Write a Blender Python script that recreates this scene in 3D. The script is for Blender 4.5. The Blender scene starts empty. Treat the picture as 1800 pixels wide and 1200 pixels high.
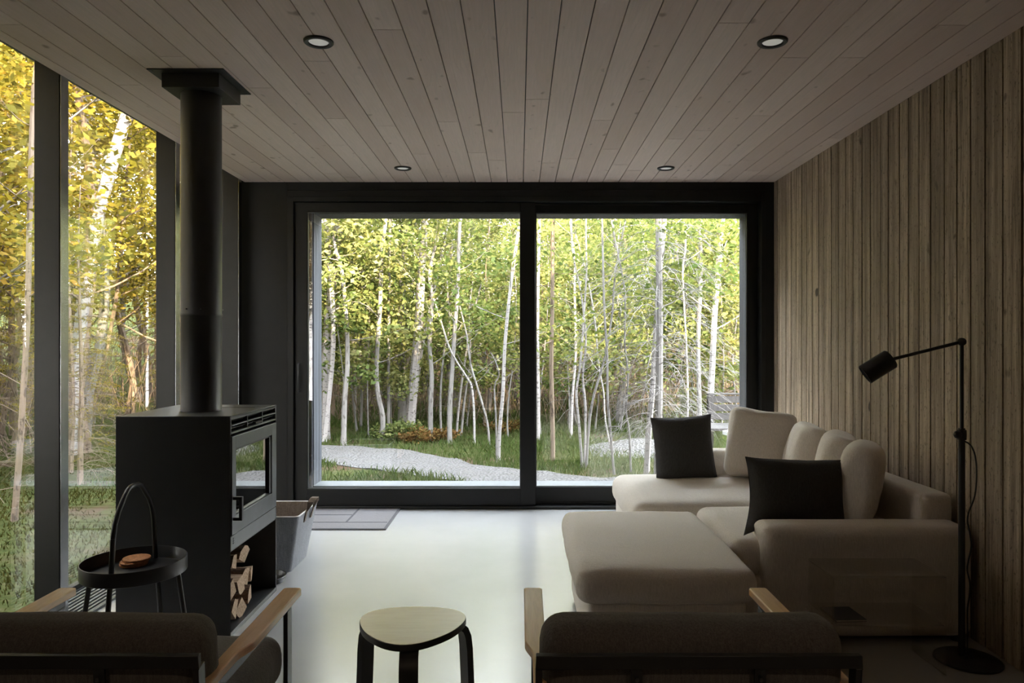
import bpy, bmesh, math, random
import numpy as np
from mathutils import Vector, Matrix, noise as mnoise
C = bpy.context.scene
COL = C.collection
R = math.radians
PI = math.pi

# ------------------------------------------------------------------ camera, sky, sun, exposure
F, CX, CY, CAMZ = 1280.0, 912.5, 601.0, 1.278
cd = bpy.data.cameras.new('camera'); cam = bpy.data.objects.new('camera', cd); COL.objects.link(cam)
cam.location = (0, 0, CAMZ); cam.rotation_euler = (R(90), 0, 0)
cd.sensor_width = 36.0; cd.lens = F / 1800 * 36
cd.shift_x = -(CX - 900) / 1800; cd.shift_y = (CY - 600) / 1800
cd.clip_start = 0.05; cd.clip_end = 300
C.camera = cam

C.view_settings.view_transform = 'Standard'; C.view_settings.look = 'None'
C.view_settings.gamma = 1.0; C.view_settings.use_curve_mapping = False
C.view_settings.exposure = 1.30
try:
    cy = C.cycles
    cy.max_bounces = 8; cy.diffuse_bounces = 5; cy.glossy_bounces = 4; cy.transmission_bounces = 4
    cy.transparent_max_bounces = 12; cy.caustics_reflective = False; cy.caustics_refractive = False
    cy.sample_clamp_indirect = 6.0; cy.blur_glossy = 0.5
    cy.use_denoising = True
except Exception:
    pass

w = bpy.data.worlds.new('sky'); C.world = w; w.use_nodes = True
wn, wl = w.node_tree.nodes, w.node_tree.links
bg = wn['Background']
SKY_STRENGTH = 15.0
tc = wn.new('ShaderNodeTexCoord'); sx = wn.new('ShaderNodeSeparateXYZ'); wl.new(tc.outputs['Generated'], sx.inputs[0])
cr = wn.new('ShaderNodeValToRGB'); wl.new(sx.outputs['Z'], cr.inputs[0])
cr.color_ramp.elements[0].position = 0.0; cr.color_ramp.elements[0].color = (1.0, 0.97, 0.93, 1)
cr.color_ramp.elements[1].position = 0.7; cr.color_ramp.elements[1].color = (0.82, 0.90, 1.0, 1)
wl.new(cr.outputs[0], bg.inputs[0]); bg.inputs[1].default_value = SKY_STRENGTH

SUN_STRENGTH = 29.0
sd = bpy.data.lights.new('sun', 'SUN'); sd.energy = SUN_STRENGTH; sd.angle = R(1.2); sd.color = (1.0, 0.78, 0.50)
sun = bpy.data.objects.new('sun', sd); COL.objects.link(sun)
sun.rotation_euler = Vector((-0.42, 0.72, -0.31)).to_track_quat('-Z', 'Y').to_euler()

ROOM_L, ROOM_R, ROOM_B, ROOM_H, ROOM_F = -2.098, 1.95, 5.565, 2.5, -2.6
GLASS_X = -2.286

def pp(x, y, d):
    return Vector(((x - CX) / F * d, d, CAMZ - (y - CY) / F * d))

# daylight portals in the real window openings (they only guide sky light, they emit nothing)
def portal(name, loc, rot, sx_, sy_):
    l = bpy.data.lights.new(name, 'AREA'); l.shape = 'RECTANGLE'; l.size = sx_; l.size_y = sy_
    try: l.cycles.is_portal = True
    except Exception: return
    o = bpy.data.objects.new(name, l); COL.objects.link(o); o.location = loc; o.rotation_euler = rot
portal('daylight_portal_door', (0.05, 5.8, 1.22), (R(-90), 0, 0), 3.5, 2.2)
portal('daylight_portal_left', (-2.30, 3.93, 1.34), (0, R(-90), 0), 2.7, 3.3)

# ------------------------------------------------------------------ materials
M = {}
class NT:
    def __init__(s, name):
        s.m = bpy.data.materials.new(name); s.m.use_nodes = True; M[name] = s.m
        s.n, s.l = s.m.node_tree.nodes, s.m.node_tree.links
        s.b = s.n['Principled BSDF']
    def new(s, t, **kw):
        x = s.n.new(t)
        for k, v in kw.items(): setattr(x, k, v)
        return x
    def link(s, a, b): s.l.new(a, b)
    def coord(s, scale=(1, 1, 1), loc=(0, 0, 0), kind='Object'):
        t = s.new('ShaderNodeTexCoord'); m = s.new('ShaderNodeMapping')
        m.inputs['Scale'].default_value = scale; m.inputs['Location'].default_value = loc
        s.link(t.outputs[kind], m.inputs[0]); return m.outputs[0]
    def noise(s, vec, scale=5, detail=4, rough=.55, dist=0):
        x = s.new('ShaderNodeTexNoise'); x.inputs['Scale'].default_value = scale; x.inputs['Detail'].default_value = detail
        x.inputs['Roughness'].default_value = rough; x.inputs['Distortion'].default_value = dist
        if vec is not None: s.link(vec, x.inputs['Vector'])
        return x.outputs[0]
    def ramp(s, fac, *stops):
        x = s.new('ShaderNodeValToRGB'); e = x.color_ramp.elements
        while len(e) < len(stops): e.new(.5)
        for i, (p, c) in enumerate(stops):
            e[i].position = p; e[i].color = (*c, 1) if len(c) == 3 else c
        s.link(fac, x.inputs[0]); return x.outputs[0]
    def mix(s, fac, a, b, mode='MIX'):
        x = s.new('ShaderNodeMix', data_type='RGBA', blend_type=mode)
        for v, i in ((fac, 0), (a, 6), (b, 7)):
            if isinstance(v, (int, float)): x.inputs[i].default_value = v
            elif isinstance(v, tuple): x.inputs[i].default_value = (*v, 1)
            else: s.link(v, x.inputs[i])
        return x.outputs[2]
    def math(s, op, a, b=0.0, c=None):
        x = s.new('ShaderNodeMath', operation=op)
        for v, i in ((a, 0), (b, 1), (c, 2)):
            if v is None: continue
            if isinstance(v, (int, float)): x.inputs[i].default_value = v
            else: s.link(v, x.inputs[i])
        return x.outputs[0]
    def bump(s, h, strength=.3, dist=.01):
        x = s.new('ShaderNodeBump'); x.inputs['Strength'].default_value = strength; x.inputs['Distance'].default_value = dist
        s.link(h, x.inputs['Height']); s.link(x.outputs[0], s.b.inputs['Normal'])
    def set(s, col=None, rough=None, metal=None, ior=None, spec=None, sheen=None, coat=None, coat_r=None):
        b = s.b
        if col is not None:
            if isinstance(col, tuple): b.inputs['Base Color'].default_value = (*col, 1)
            else: s.link(col, b.inputs['Base Color'])
        for v, k in ((rough, 'Roughness'), (metal, 'Metallic'), (ior, 'IOR'), (spec, 'Specular IOR Level'), (sheen, 'Sheen Weight'), (coat, 'Coat Weight'), (coat_r, 'Coat Roughness')):
            if v is None: continue
            if isinstance(v, (int, float)): b.inputs[k].default_value = v
            else: s.link(v, b.inputs[k])
        return s.m

def plain(name, col, rough=.5, metal=0.0, var=.12, scale=12, bump=0.0, bscale=None, **kw):
    t = NT(name); v = t.coord(); n = t.noise(v, scale, 5)
    c = t.ramp(n, (.3, tuple(x * (1 - var) for x in col)), (.7, tuple(min(1, x * (1 + var)) for x in col)))
    t.set(c, rough, metal, **kw)
    if bump:
        t.bump(t.noise(v, bscale or scale * 8, 4), bump, .004)
    return t.m

def fabric(name, col, dark, weave=420, bump=.5):
    t = NT(name); v = t.coord(); n = t.noise(v, weave, 3, .7); n2 = t.noise(v, 7, 3)
    v2 = t.coord((1, 1, .12)); n3 = t.noise(v2, weave * .6, 2)
    c = t.ramp(t.math('ADD', t.math('MULTIPLY', n, .55), t.math('MULTIPLY', n3, .45)), (.35, dark), (.65, col))
    c = t.mix(t.math('MULTIPLY', n2, .25), c, dark)
    t.set(c, .95, sheen=.15, spec=.15)
    cr_ = t.noise(t.coord((1, 1, 1)), 26, 3, .55, 1.4)
    t.bump(t.math('ADD', t.math('MULTIPLY', n, .30), cr_), bump, .0045); return t.m

fabric('sofa_fabric', (.85, .785, .715), (.62, .56, .50))
fabric('dark_pillow_fabric', (.085, .083, .082), (.045, .044, .043))
fabric('chair_fabric', (.20, .185, .175), (.10, .093, .088))
fabric('felt_outside', (.30, .31, .34), (.18, .19, .21), 160)
fabric('felt_inside', (.20, .155, .125), (.12, .09, .07), 160)
fabric('mat_fabric', (.16, .15, .16), (.10, .095, .10), 300)
plain('mat_line', (.05, .05, .055), .9)
plain('black_metal', (.022, .022, .024), .38, .0, bump=.05)
plain('stove_metal', (.020, .020, .021), .42, .0, bump=.12, bscale=300)
plain('frame_metal', (.009, .009, .009), .42, .0, spec=.28)
plain('post_metal', (.010, .010, .010), .36, .0, spec=.25)
plain('gunmetal', (.10, .105, .11), .38, .6)
plain('chair_metal', (.03, .031, .033), .35, .3)
plain('dark_panel', (.014, .0135, .013), .6, bump=.05, spec=.25)
plain('header_panel', (.014, .013, .013), .6, spec=.25)
plain('cork', (.46, .20, .085), .85, var=.35, scale=90, bump=.3)
plain('ceramic_white', (.75, .75, .73), .35)
plain('white_lens', (.80, .80, .76), .5, var=.02)
M['white_lens'].node_tree.nodes['Principled BSDF'].inputs['Emission Color'].default_value = (1, .97, .9, 1)
M['white_lens'].node_tree.nodes['Principled BSDF'].inputs['Emission Strength'].default_value = .08  # faint glow stands in for light the unlit lenses reflect
plain('steel_strip', (.34, .35, .36), .24, 1.0)
plain('patio_white', (.55, .55, .55), .6)
plain('patio_dark', (.022, .019, .018), .7, var=.4, scale=25)
plain('sill_concrete', (.07, .076, .08), .7, var=.1, scale=8)
plain('roof_metal', (.08, .08, .085), .6)
plain('plaster_rear', (.09, .075, .06), .9)
plain('ply_edge', (.55, .44, .31), .6)
plain('paper', (.55, .50, .42), .8)
plain('book_cover', (.03, .03, .035), .4)

t = NT('oak_arm'); v = t.coord((14, 1.3, 14)); n = t.noise(v, 6, 6, .6, .4); f = t.noise(t.coord((60, 4, 60)), 10, 3)
c = t.ramp(n, (.3, (.70, .40, .20)), (.55, (.82, .50, .27)), (.75, (.88, .58, .34)))
t.set(t.mix(t.math('MULTIPLY', f, .35), c, (.52, .29, .14)), .36, coat=.3, coat_r=.25); t.bump(f, .12, .002)
t = NT('birch_ply'); v = t.coord((3, 26, 10)); n = t.noise(v, 3, 5, .6, .5)
t.set(t.ramp(n, (.3, (.80, .70, .50)), (.7, (.90, .82, .62))), .30, coat=.4, coat_r=.2)
t = NT('log_wood'); v = t.coord((3, 40, 40)); n = t.noise(v, 3, 5)
t.set(t.ramp(n, (.3, (.28, .18, .11)), (.7, (.62, .46, .32))), .85); t.bump(n, .5, .01)
t = NT('log_bark'); n = t.noise(t.coord((2, 8, 8)), 12, 6, .7)
t.set(t.ramp(n, (.35, (.06, .035, .025)), (.7, (.26, .16, .10))), .95); t.bump(n, .8, .01)

# polished concrete floor
t = NT('concrete_floor'); v = t.coord()
n = t.noise(v, 1.3, 6, .6); n2 = t.noise(v, 9, 5, .6); n3 = t.noise(t.coord((1, 6, 1)), 30, 3)
c = t.ramp(n, (.3, (.37, .365, .37)), (.7, (.42, .415, .42)))
c = t.mix(t.math('MULTIPLY', n2, .18), c, (.35, .347, .352))
sp = t.ramp(t.noise(v, 45, 1), (.82, (0, 0, 0)), (.84, (1, 1, 1)))
c = t.mix(t.math('MULTIPLY', sp, .35), c, (.22, .2, .18))
r = .27
t.set(c, r, ior=1.6, coat=.8, coat_r=.20); t.bump(t.math('ADD', n2, n3), .02, .002)

# ceiling boards: one island per board
def board_mat(name, along, cols, dark, grain=(1, 1, 1), rough=.6, knot=.5, contrast=.5, ringscale=9):
    t = NT(name)
    g = t.new('ShaderNodeNewGeometry'); rnd = g.outputs['Random Per Island']
    tcn = t.new('ShaderNodeTexCoord')
    off = t.new('ShaderNodeCombineXYZ')
    for k in range(3): t.link(t.math('MULTIPLY', rnd, (37.0, 91.0, 53.0)[k]), off.inputs[k])
    ad = t.new('ShaderNodeVectorMath', operation='ADD'); t.link(tcn.outputs['Object'], ad.inputs[0]); t.link(off.outputs[0], ad.inputs[1])
    def mp(scale):
        m = t.new('ShaderNodeMapping'); m.inputs['Scale'].default_value = scale; t.link(ad.outputs[0], m.inputs[0]); return m.outputs[0]
    return t, rnd, mp
t, rnd, mp = board_mat('ceiling_boards', 'y', None, None)
# cathedral grain: contour lines of a stretched noise
base = t.noise(mp((9, .9, 9)), 1.0, 2, .4)
rings = t.math('FRACT', t.math('MULTIPLY', base, 13.0))
ring = t.ramp(rings, (.0, (0, 0, 0)), (.16, (1, 1, 1)), (.85, (.75, .75, .75)), (1.0, (0, 0, 0)))
fine = t.noise(mp((110, 5, 110)), 1.0, 3)
col = t.ramp(rnd, (0, (.70, .555, .50)), (.5, (.77, .625, .565)), (1, (.83, .69, .63)))
col = t.mix(t.math('MULTIPLY', t.math('SUBTRACT', 1.0, ring), .30), col, (.66, .60, .54))
col = t.mix(t.math('MULTIPLY', fine, .42), col, (.46, .36, .30))
kn = t.noise(mp((16, 9, 16)), 1.0, 1)
col = t.mix(t.ramp(kn, (.72, (0, 0, 0)), (.80, (.7, .7, .7))), col, (.26, .18, .13))
t.set(col, .62, spec=.3); t.bump(t.math('ADD', fine, ring), .12, .002)

t, rnd, mp = board_mat('wall_boards', 'z', None, None)
st = t.noise(mp((30, 30, .9)), 1.0, 4, .6); fine = t.noise(mp((220, 220, 7)), 1.0, 4, .7); sp = t.noise(mp((90, 90, 45)), 1.0, 3, .7)
col = t.ramp(t.math('ADD', t.math('MULTIPLY', st, .55), t.math('MULTIPLY', fine, .45)), (.35, (.10, .074, .054)), (.5, (.44, .345, .255)), (.65, (.78, .64, .485)))
col = t.mix(t.math('MULTIPLY', t.ramp(rnd, (0, (0, 0, 0)), (1, (1, 1, 1))), .45), col, (.22, .175, .135))
col = t.mix(t.ramp(sp, (.58, (0, 0, 0)), (.68, (.7, .7, .7))), col, (.07, .054, .04))
kn = t.noise(mp((9, 9, 7)), 1.0, 1)
col = t.mix(t.ramp(kn, (.74, (0, 0, 0)), (.79, (.9, .9, .9))), col, (.035, .025, .02))
t.set(col, .68, spec=.35); t.bump(t.math('ADD', t.math('ADD', st, fine), sp), .6, .004)

t = NT('exterior_cladding'); n = t.noise(t.coord((40, 40, 1.2)), 1, 5)
t.set(t.ramp(n, (.35, (.014, .017, .022)), (.65, (.055, .063, .08))), .8)

# clear glazing: fresnel reflection over straight-through light
def glazing(name, tint, boost, rough=0.0, floorv=0.0):
    m = bpy.data.materials.new(name); m.use_nodes = True; M[name] = m
    n, l = m.node_tree.nodes, m.node_tree.links; n.clear()
    out = n.new('ShaderNodeOutputMaterial'); mx = n.new('ShaderNodeMixShader')
    tr = n.new('ShaderNodeBsdfTransparent'); tr.inputs[0].default_value = (*tint, 1)
    gl = n.new('ShaderNodeBsdfGlossy'); gl.inputs['Roughness'].default_value = rough
    fr = n.new('ShaderNodeFresnel'); geo = n.new('ShaderNodeNewGeometry')
    mr = n.new('ShaderNodeMapRange'); mr.inputs[3].default_value = 1.5; mr.inputs[4].default_value = 1 / 1.5
    l.new(geo.outputs['Backfacing'], mr.inputs[0]); l.new(mr.outputs[0], fr.inputs[0])
    ma = n.new('ShaderNodeMath'); ma.operation = 'MULTIPLY_ADD'; ma.inputs[1].default_value = boost; ma.inputs[2].default_value = floorv
    ma.use_clamp = True
    l.new(fr.outputs[0], ma.inputs[0]); l.new(ma.outputs[0], mx.inputs[0]); l.new(tr.outputs[0], mx.inputs[1]); l.new(gl.outputs[0], mx.inputs[2])
    l.new(mx.outputs[0], out.inputs[0]); return m
glazing('window_glass', (.985, .99, .985), 1.9)
glazing('stove_glass', (.45, .43, .40), 2.0, 0.0, .22)
glazing('acrylic', (.97, .965, .955), 1.7)

# outdoors
OUTK = .80
def leaf_mat(name, cols, tcol, trans=.45):
    m = bpy.data.materials.new(name); m.use_nodes = True; M[name] = m
    n, l = m.node_tree.nodes, m.node_tree.links; n.clear()
    out = n.new('ShaderNodeOutputMaterial'); geo = n.new('ShaderNodeNewGeometry'); oi = n.new('ShaderNodeObjectInfo')
    ad = n.new('ShaderNodeMath'); ad.operation = 'MULTIPLY_ADD'; ad.inputs[1].default_value = .55
    m2 = n.new('ShaderNodeMath'); m2.operation = 'MULTIPLY'; m2.inputs[1].default_value = .45
    l.new(oi.outputs['Random'], m2.inputs[0]); l.new(geo.outputs['Random Per Island'], ad.inputs[0]); l.new(m2.outputs[0], ad.inputs[2])
    cr = n.new('ShaderNodeValToRGB'); e = cr.color_ramp.elements
    while len(e) < len(cols): e.new(.5)
    for i, c in enumerate(cols): e[i].position = i / (len(cols) - 1); e[i].color = (*[q * OUTK for q in c], 1)
    l.new(ad.outputs[0], cr.inputs[0])
    d = n.new('ShaderNodeBsdfDiffuse'); tl = n.new('ShaderNodeBsdfTranslucent'); mx = n.new('ShaderNodeMixShader'); mx.inputs[0].default_value = trans
    mc = n.new('ShaderNodeMix'); mc.data_type = 'RGBA'; mc.blend_type = 'MULTIPLY'; mc.inputs[0].default_value = 1; mc.inputs[7].default_value = (*tcol, 1)
    l.new(cr.outputs[0], d.inputs[0]); l.new(cr.outputs[0], mc.inputs[6]); l.new(mc.outputs[2], tl.inputs[0])
    l.new(d.outputs[0], mx.inputs[1]); l.new(tl.outputs[0], mx.inputs[2]); l.new(mx.outputs[0], out.inputs[0]); return m
leaf_mat('leaf_green', [(.035, .062, .020), (.095, .128, .040), (.20, .210, .080), (.33, .31, .15)], (1.2, 1.16, .75))
leaf_mat('leaf_gold', [(.045, .045, .012), (.13, .118, .024), (.27, .225, .048), (.29, .19, .045)], (1.35, 1.15, .5))
leaf_mat('needle_green', [(.03, .055, .018), (.08, .11, .035), (.18, .18, .07)], (1.2, 1.2, .7), .25)
leaf_mat('grass_blade', [(.022, .040, .012), (.045, .075, .020), (.08, .10, .035), (.12, .105, .06)], (1.1, 1.2, .6), .3)
leaf_mat('moss_blade', [(.012, .015, .005), (.030, .031, .007), (.055, .050, .012), (.06, .038, .018)], (1.1, 1.1, .6), .3)
leaf_mat('fern_rust', [(.10, .055, .022), (.15, .08, .03), (.07, .075, .02)], (1.1, 1.0, .6), .3)

def bark(name, light, dark, mark=.62, sc=(7, 7, 22)):
    light, dark = tuple(q * OUTK for q in light), tuple(q * OUTK for q in dark)
    t = NT(name); oi = t.new('ShaderNodeObjectInfo')
    n = t.noise(t.coord(sc), 2.2, 4, .6); n2 = t.noise(t.coord((1, 1, .3)), 9, 5, .6)
    c = t.ramp(n2, (.3, tuple(x * .72 for x in light)), (.7, light))
    c = t.mix(t.ramp(n, (mark, (0, 0, 0)), (mark + .06, (.85, .85, .85))), c, dark)
    t.set(c, .85, spec=.2); t.bump(n2, .4, .01)
bark('bark_birch', (.33, .305, .295), (.05, .042, .04), .57)
bark('bark_grey', (.21, .195, .185), (.07, .06, .055), .56, (12, 12, 4))
bark('bark_tan', (.20, .15, .11), (.05, .035, .025), .55, (12, 12, 4))

t = NT('forest_ground'); v = t.coord(); n = t.noise(v, 1.1, 6, .65); n2 = t.noise(v, 16, 5, .7)
c = t.ramp(n2, (.3, (.02, .028, .010)), (.55, (.045, .05, .018)), (.75, (.08, .062, .038)))
t.set(t.mix(t.ramp(n, (.52, (0, 0, 0)), (.62, (1, 1, 1))), c, (.055, .037, .025)), 1.0, spec=0.0); t.bump(n2, .8, .04)
t = NT('gravel'); v = t.coord(); vo = t.new('ShaderNodeTexVoronoi'); vo.inputs['Scale'].default_value = 32; t.link(v, vo.inputs['Vector'])
n = t.noise(v, 2.5, 5, .6)
c = t.mix(t.math('MULTIPLY', vo.outputs['Distance'], .8), (.125, .12, .118), (.06, .057, .055))
t.set(t.mix(t.ramp(n, (.5, (0, 0, 0)), (.75, (.7, .7, .7))), c, (.09, .084, .078)), 1.0, spec=0.0); t.bump(vo.outputs['Distance'], 1.0, .03)

# ------------------------------------------------------------------ mesh helpers
class MB:
    def __init__(s): s.v, s.f, s.mi = [], [], []
    def add(s, vs, fs, mi=0):
        o = len(s.v); s.v.extend([tuple(x) for x in vs]); s.f.extend([tuple(i + o for i in f) for f in fs]); s.mi.extend([mi] * len(fs)); return s
    def box(s, a, b, mi=0, mat=None):
        x0, y0, z0 = a; x1, y1, z1 = b
        vs = [(x, y, z) for x in (x0, x1) for y in (y0, y1) for z in (z0, z1)]
        if mat is not None: vs = [mat @ Vector(q) for q in vs]
        fs = [(0, 1, 3, 2), (4, 6, 7, 5), (0, 4, 5, 1), (2, 3, 7, 6), (0, 2, 6, 4), (1, 5, 7, 3)]
        return s.add(vs, fs, mi)
    def tube(s, pts, rad, n=10, cap=True, mi=0, flat=None):
        pts = [Vector(p) for p in pts]; m = len(pts)
        if not hasattr(rad, '__len__'): rad = [rad] * m
        vs, fs = [], []; up = None
        for i, p in enumerate(pts):
            d = (pts[min(i + 1, m - 1)] - pts[max(i - 1, 0)])
            if d.length < 1e-9: d = Vector((0, 0, 1))
            d.normalize()
            if up is None:
                up = Vector((0, 0, 1)) if abs(d.z) < .9 else Vector((1, 0, 0))
            a = d.cross(up)
            if a.length < 1e-5: a = d.cross(Vector((0, 1, 0)))
            a.normalize(); b = a.cross(d); up = b
            for k in range(n):
                th = 2 * PI * k / n + (PI / 4 if n == 4 else 0)
                vs.append(p + a * (math.cos(th) * rad[i]) + b * (math.sin(th) * rad[i]))
        for i in range(m - 1):
            for k in range(n):
                k2 = (k + 1) % n
                fs.append((i * n + k, i * n + k2, (i + 1) * n + k2, (i + 1) * n + k))
        if cap:
            fs.append(tuple(range(n))[::-1]); fs.append(tuple((m - 1) * n + k for k in range(n)))
        return s.add(vs, fs, mi)
    def lathe(s, prof, c=(0, 0, 0), n=40, mi=0, mat=None):
        vs, fs = [], []; m = len(prof)
        for r, z in prof:
            for k in range(n):
                th = 2 * PI * k / n; q = Vector((r * math.cos(th), r * math.sin(th), z))
                if mat is not None: q = mat @ q
                vs.append(q + Vector(c))
        for i in range(m - 1):
            for k in range(n):
                k2 = (k + 1) % n; fs.append((i * n + k, i * n + k2, (i + 1) * n + k2, (i + 1) * n + k))
        if prof[0][0] > 1e-6: fs.append(tuple(range(n))[::-1])
        if prof[-1][0] > 1e-6: fs.append(tuple((m - 1) * n + k for k in range(n)))
        return s.add(vs, fs, mi)
    def prism(s, poly, z0, z1, mat=None, mi=0):
        n = len(poly); vs = [Vector((x, y, z0)) for x, y in poly] + [Vector((x, y, z1)) for x, y in poly]
        if mat is not None: vs = [mat @ q for q in vs]
        fs = [tuple(range(n))[::-1], tuple(range(n, 2 * n))] + [(i, (i + 1) % n, n + (i + 1) % n, n + i) for i in range(n)]
        return s.add(vs, fs, mi)
    def build(s, name, mats, parent=None, bevel=0.0, smooth=False, seg=2, origin=None, auto=True):
        me = bpy.data.meshes.new(name)
        vs = s.v
        if origin is not None: vs = [(a - origin[0], b - origin[1], c - origin[2]) for a, b, c in vs]
        me.from_pydata(vs, [], s.f)
        if not isinstance(mats, (list, tuple)): mats = [mats]
        for m in mats: me.materials.append(M[m])
        if len(mats) > 1: me.polygons.foreach_set('material_index', s.mi)
        bm = bmesh.new(); bm.from_mesh(me); bmesh.ops.remove_doubles(bm, verts=bm.verts, dist=1e-6); bmesh.ops.recalc_face_normals(bm, faces=bm.faces); bm.to_mesh(me); bm.free()
        if smooth or bevel:
            me.polygons.foreach_set('use_smooth', [True] * len(me.polygons))
            if auto:
                try: me.set_sharp_from_angle(angle=R(38))
                except Exception: pass
        me.update()
        o = bpy.data.objects.new(name, me); COL.objects.link(o)
        if origin is not None: o.location = origin
        if parent: o.parent = parent
        if bevel:
            b = o.modifiers.new('bevel', 'BEVEL'); b.width = bevel; b.segments = seg; b.limit_method = 'ANGLE'; b.angle_limit = R(40)
        return o

def tag(o, label=None, cat=None, group=None, kind=None):
    if label: o['label'] = label
    if cat: o['category'] = cat
    if group: o['group'] = group
    if kind: o['kind'] = kind
    return o
def thing(name, label, cat, loc=(0, 0, 0), group=None, rz=0):
    o = bpy.data.objects.new(name, None); COL.objects.link(o); o.location = loc; o.rotation_euler = (0, 0, rz); o.empty_display_size = .1
    return tag(o, label, cat, group)
def struct(name, mb, m, label=None, **kw):
    o = mb.build(name, m, **kw); o['kind'] = 'structure'
    if label: o['label'] = label
    return o
def box_struct(name, a, b, m, label=None, **kw):
    return struct(name, MB().box(a, b), m, label, **kw)
def copy_tree(o, parent=None):
    c = o.copy(); COL.objects.link(c); c.parent = parent
    for ch in o.children: copy_tree(ch, c)
    return c

def cushion_box(size, r, puff=(0, 0, 0), n=14, wr=0.004, seed=0, wscale=6.0, lean=0):
    """soft rounded box, centred at origin, with bulging faces and small wrinkles"""
    s = [x / 2 for x in size]; mb = MB()
    def axis(h):
        rr = min(r, h * .98); pts = [-h + rr * (1 - math.cos(a)) for a in [0, PI / 8, PI / 4, 3 * PI / 8]]
        inner = [(-h + rr) + (2 * h - 2 * rr) * i / n for i in range(n + 1)]
        return pts + inner + [-p for p in pts[::-1]]
    ax = [axis(h) for h in s]; vs, fs, idx = [], [], {}
    def vid(i, j, k):
        key = (i, j, k)
        if key in idx: return idx[key]
        p = Vector((ax[0][i], ax[1][j], ax[2][k]))
        q = Vector([max(-(s[a] - min(r, s[a] * .98)), min(s[a] - min(r, s[a] * .98), p[a])) for a in range(3)])
        d = p - q
        if d.length > 1e-9: p = q + d.normalized() * min(r, min(s) * .98)
        for a in range(3):
            if puff[a]:
                b, c = (a + 1) % 3, (a + 2) % 3
                e = max(0, 1 - (p[b] / s[b]) ** 2) ** .6 * max(0, 1 - (p[c] / s[c]) ** 2) ** .6
                p[a] += puff[a] * e * (p[a] / s[a])
        if wr:
            nv = mnoise.noise_vector(Vector((p.x * wscale + seed * 7.3, p.y * wscale, p.z * wscale)))
            n2 = mnoise.noise_vector(Vector((p.x * wscale * 3 + seed, p.y * wscale * 3, p.z * wscale * 3)))
            p += nv * wr + n2 * wr * .4
        idx[key] = len(vs); vs.append(p); return idx[key]
    L = [len(a) - 1 for a in ax]
    for a in range(3):
        b, c = (a + 1) % 3, (a + 2) % 3
        for side in (0, L[a]):
            for i in range(L[b]):
                for j in range(L[c]):
                    ids = []
                    for (ii, jj) in ((i, j), (i + 1, j), (i + 1, j + 1), (i, j + 1)):
                        t3 = [0, 0, 0]; t3[a] = side; t3[b] = ii; t3[c] = jj; ids.append(vid(*t3))
                    fs.append(tuple(ids) if side else tuple(ids[::-1]))
    return mb.add(vs, fs)
def xf(mb, mat):
    mb.v = [tuple(mat @ Vector(v)) for v in mb.v]; return mb
def pillow(wd, ht, th, seed=0, n=22, droop=0.0):
    """knife-edge scatter pillow in the XZ plane, centre at origin"""
    mb = MB(); vs, fs = [], []
    for side in (1, -1):
        base = len(vs)
        for i in range(n + 1):
            for j in range(n + 1):
                u, v = -1 + 2 * i / n, -1 + 2 * j / n
                pin = 1 - .075 * (1 - v * v) * abs(u) ** 2 - 0.0; pin2 = 1 - .065 * (1 - u * u) * abs(v) ** 2
                x, z = u * wd / 2 * pin, v * ht / 2 * pin2
                e = (max(0, 1 - u ** 4) ** .55) * (max(0, 1 - v ** 4) ** .55)
                y = side * th / 2 * e
                p = Vector((x, y, z)); nz = mnoise.noise_vector(Vector((x * 7 + seed * 3.1, side * 2 + seed, z * 7)))
                p += Vector((nz.x * .006, nz.y * .014 * e, nz.z * .006))
                if droop and u < 0 and v < 0: p += Vector((-.75, -1.9, -.05)) * droop * min(1, (u * v)) ** 3
                vs.append(p)
        for i in range(n):
            for j in range(n):
                a = base + i * (n + 1) + j; q = (a, a + n + 1, a + n + 2, a + 1)
                fs.append(q if side < 0 else q[::-1])
    mb.add(vs, fs); return mb
def place(mb, loc, rx=0, ry=0, rz=0):
    return xf(mb, Matrix.Translation(loc) @ Matrix.Rotation(rz, 4, 'Z') @ Matrix.Rotation(ry, 4, 'Y') @ Matrix.Rotation(rx, 4, 'X'))

# ------------------------------------------------------------------ the room shell
rng = random.Random(5)
box_struct('floor', (-2.31, ROOM_F - .1, -.16), (2.05, 5.90, 0), 'concrete_floor', 'polished pale concrete floor')
# ceiling boards
mb = MB(); PWD = .1215; x = .0315 - PWD * 20
while x < ROOM_R:
    x0, x1 = max(x + .0023, ROOM_L), min(x + PWD - .0023, ROOM_R); x += PWD
    if x1 - x0 < .01: continue
    y = ROOM_F - rng.random() * 2.6
    while y < ROOM_B:
        L = rng.choice((1.9, 2.4, 2.8)); y0, y1 = max(y + .0018, ROOM_F), min(y + L - .0018, ROOM_B + .005); y += L
        if y1 > y0 + .02: mb.box((x0, y0, ROOM_H), (x1, y1, ROOM_H + .018))
struct('ceiling', mb, 'ceiling_boards', 'ceiling of pale whitewashed timber boards')
box_struct('ceiling_backing', (ROOM_L + .002, ROOM_F, ROOM_H + .0185), (ROOM_R, ROOM_B, ROOM_H + .06), 'black_metal')
box_struct('roof', (-2.46, ROOM_F - .2, 2.70), (2.35, 6.0, 3.0), 'roof_metal')
box_struct('trim_1', (ROOM_L - .004, ROOM_F, ROOM_H + .004), (ROOM_L - .0005, ROOM_B, 2.70), 'black_metal', 'dark edge of the ceiling above the glazing')
box_struct('shade_block', (.4, -9.0, 3.0), (14.0, -3.0, 7.0), 'roof_metal', 'unseen block added behind the viewer to shade the forest')  # unseen block added to hold the low sun off the lower trunks
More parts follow.
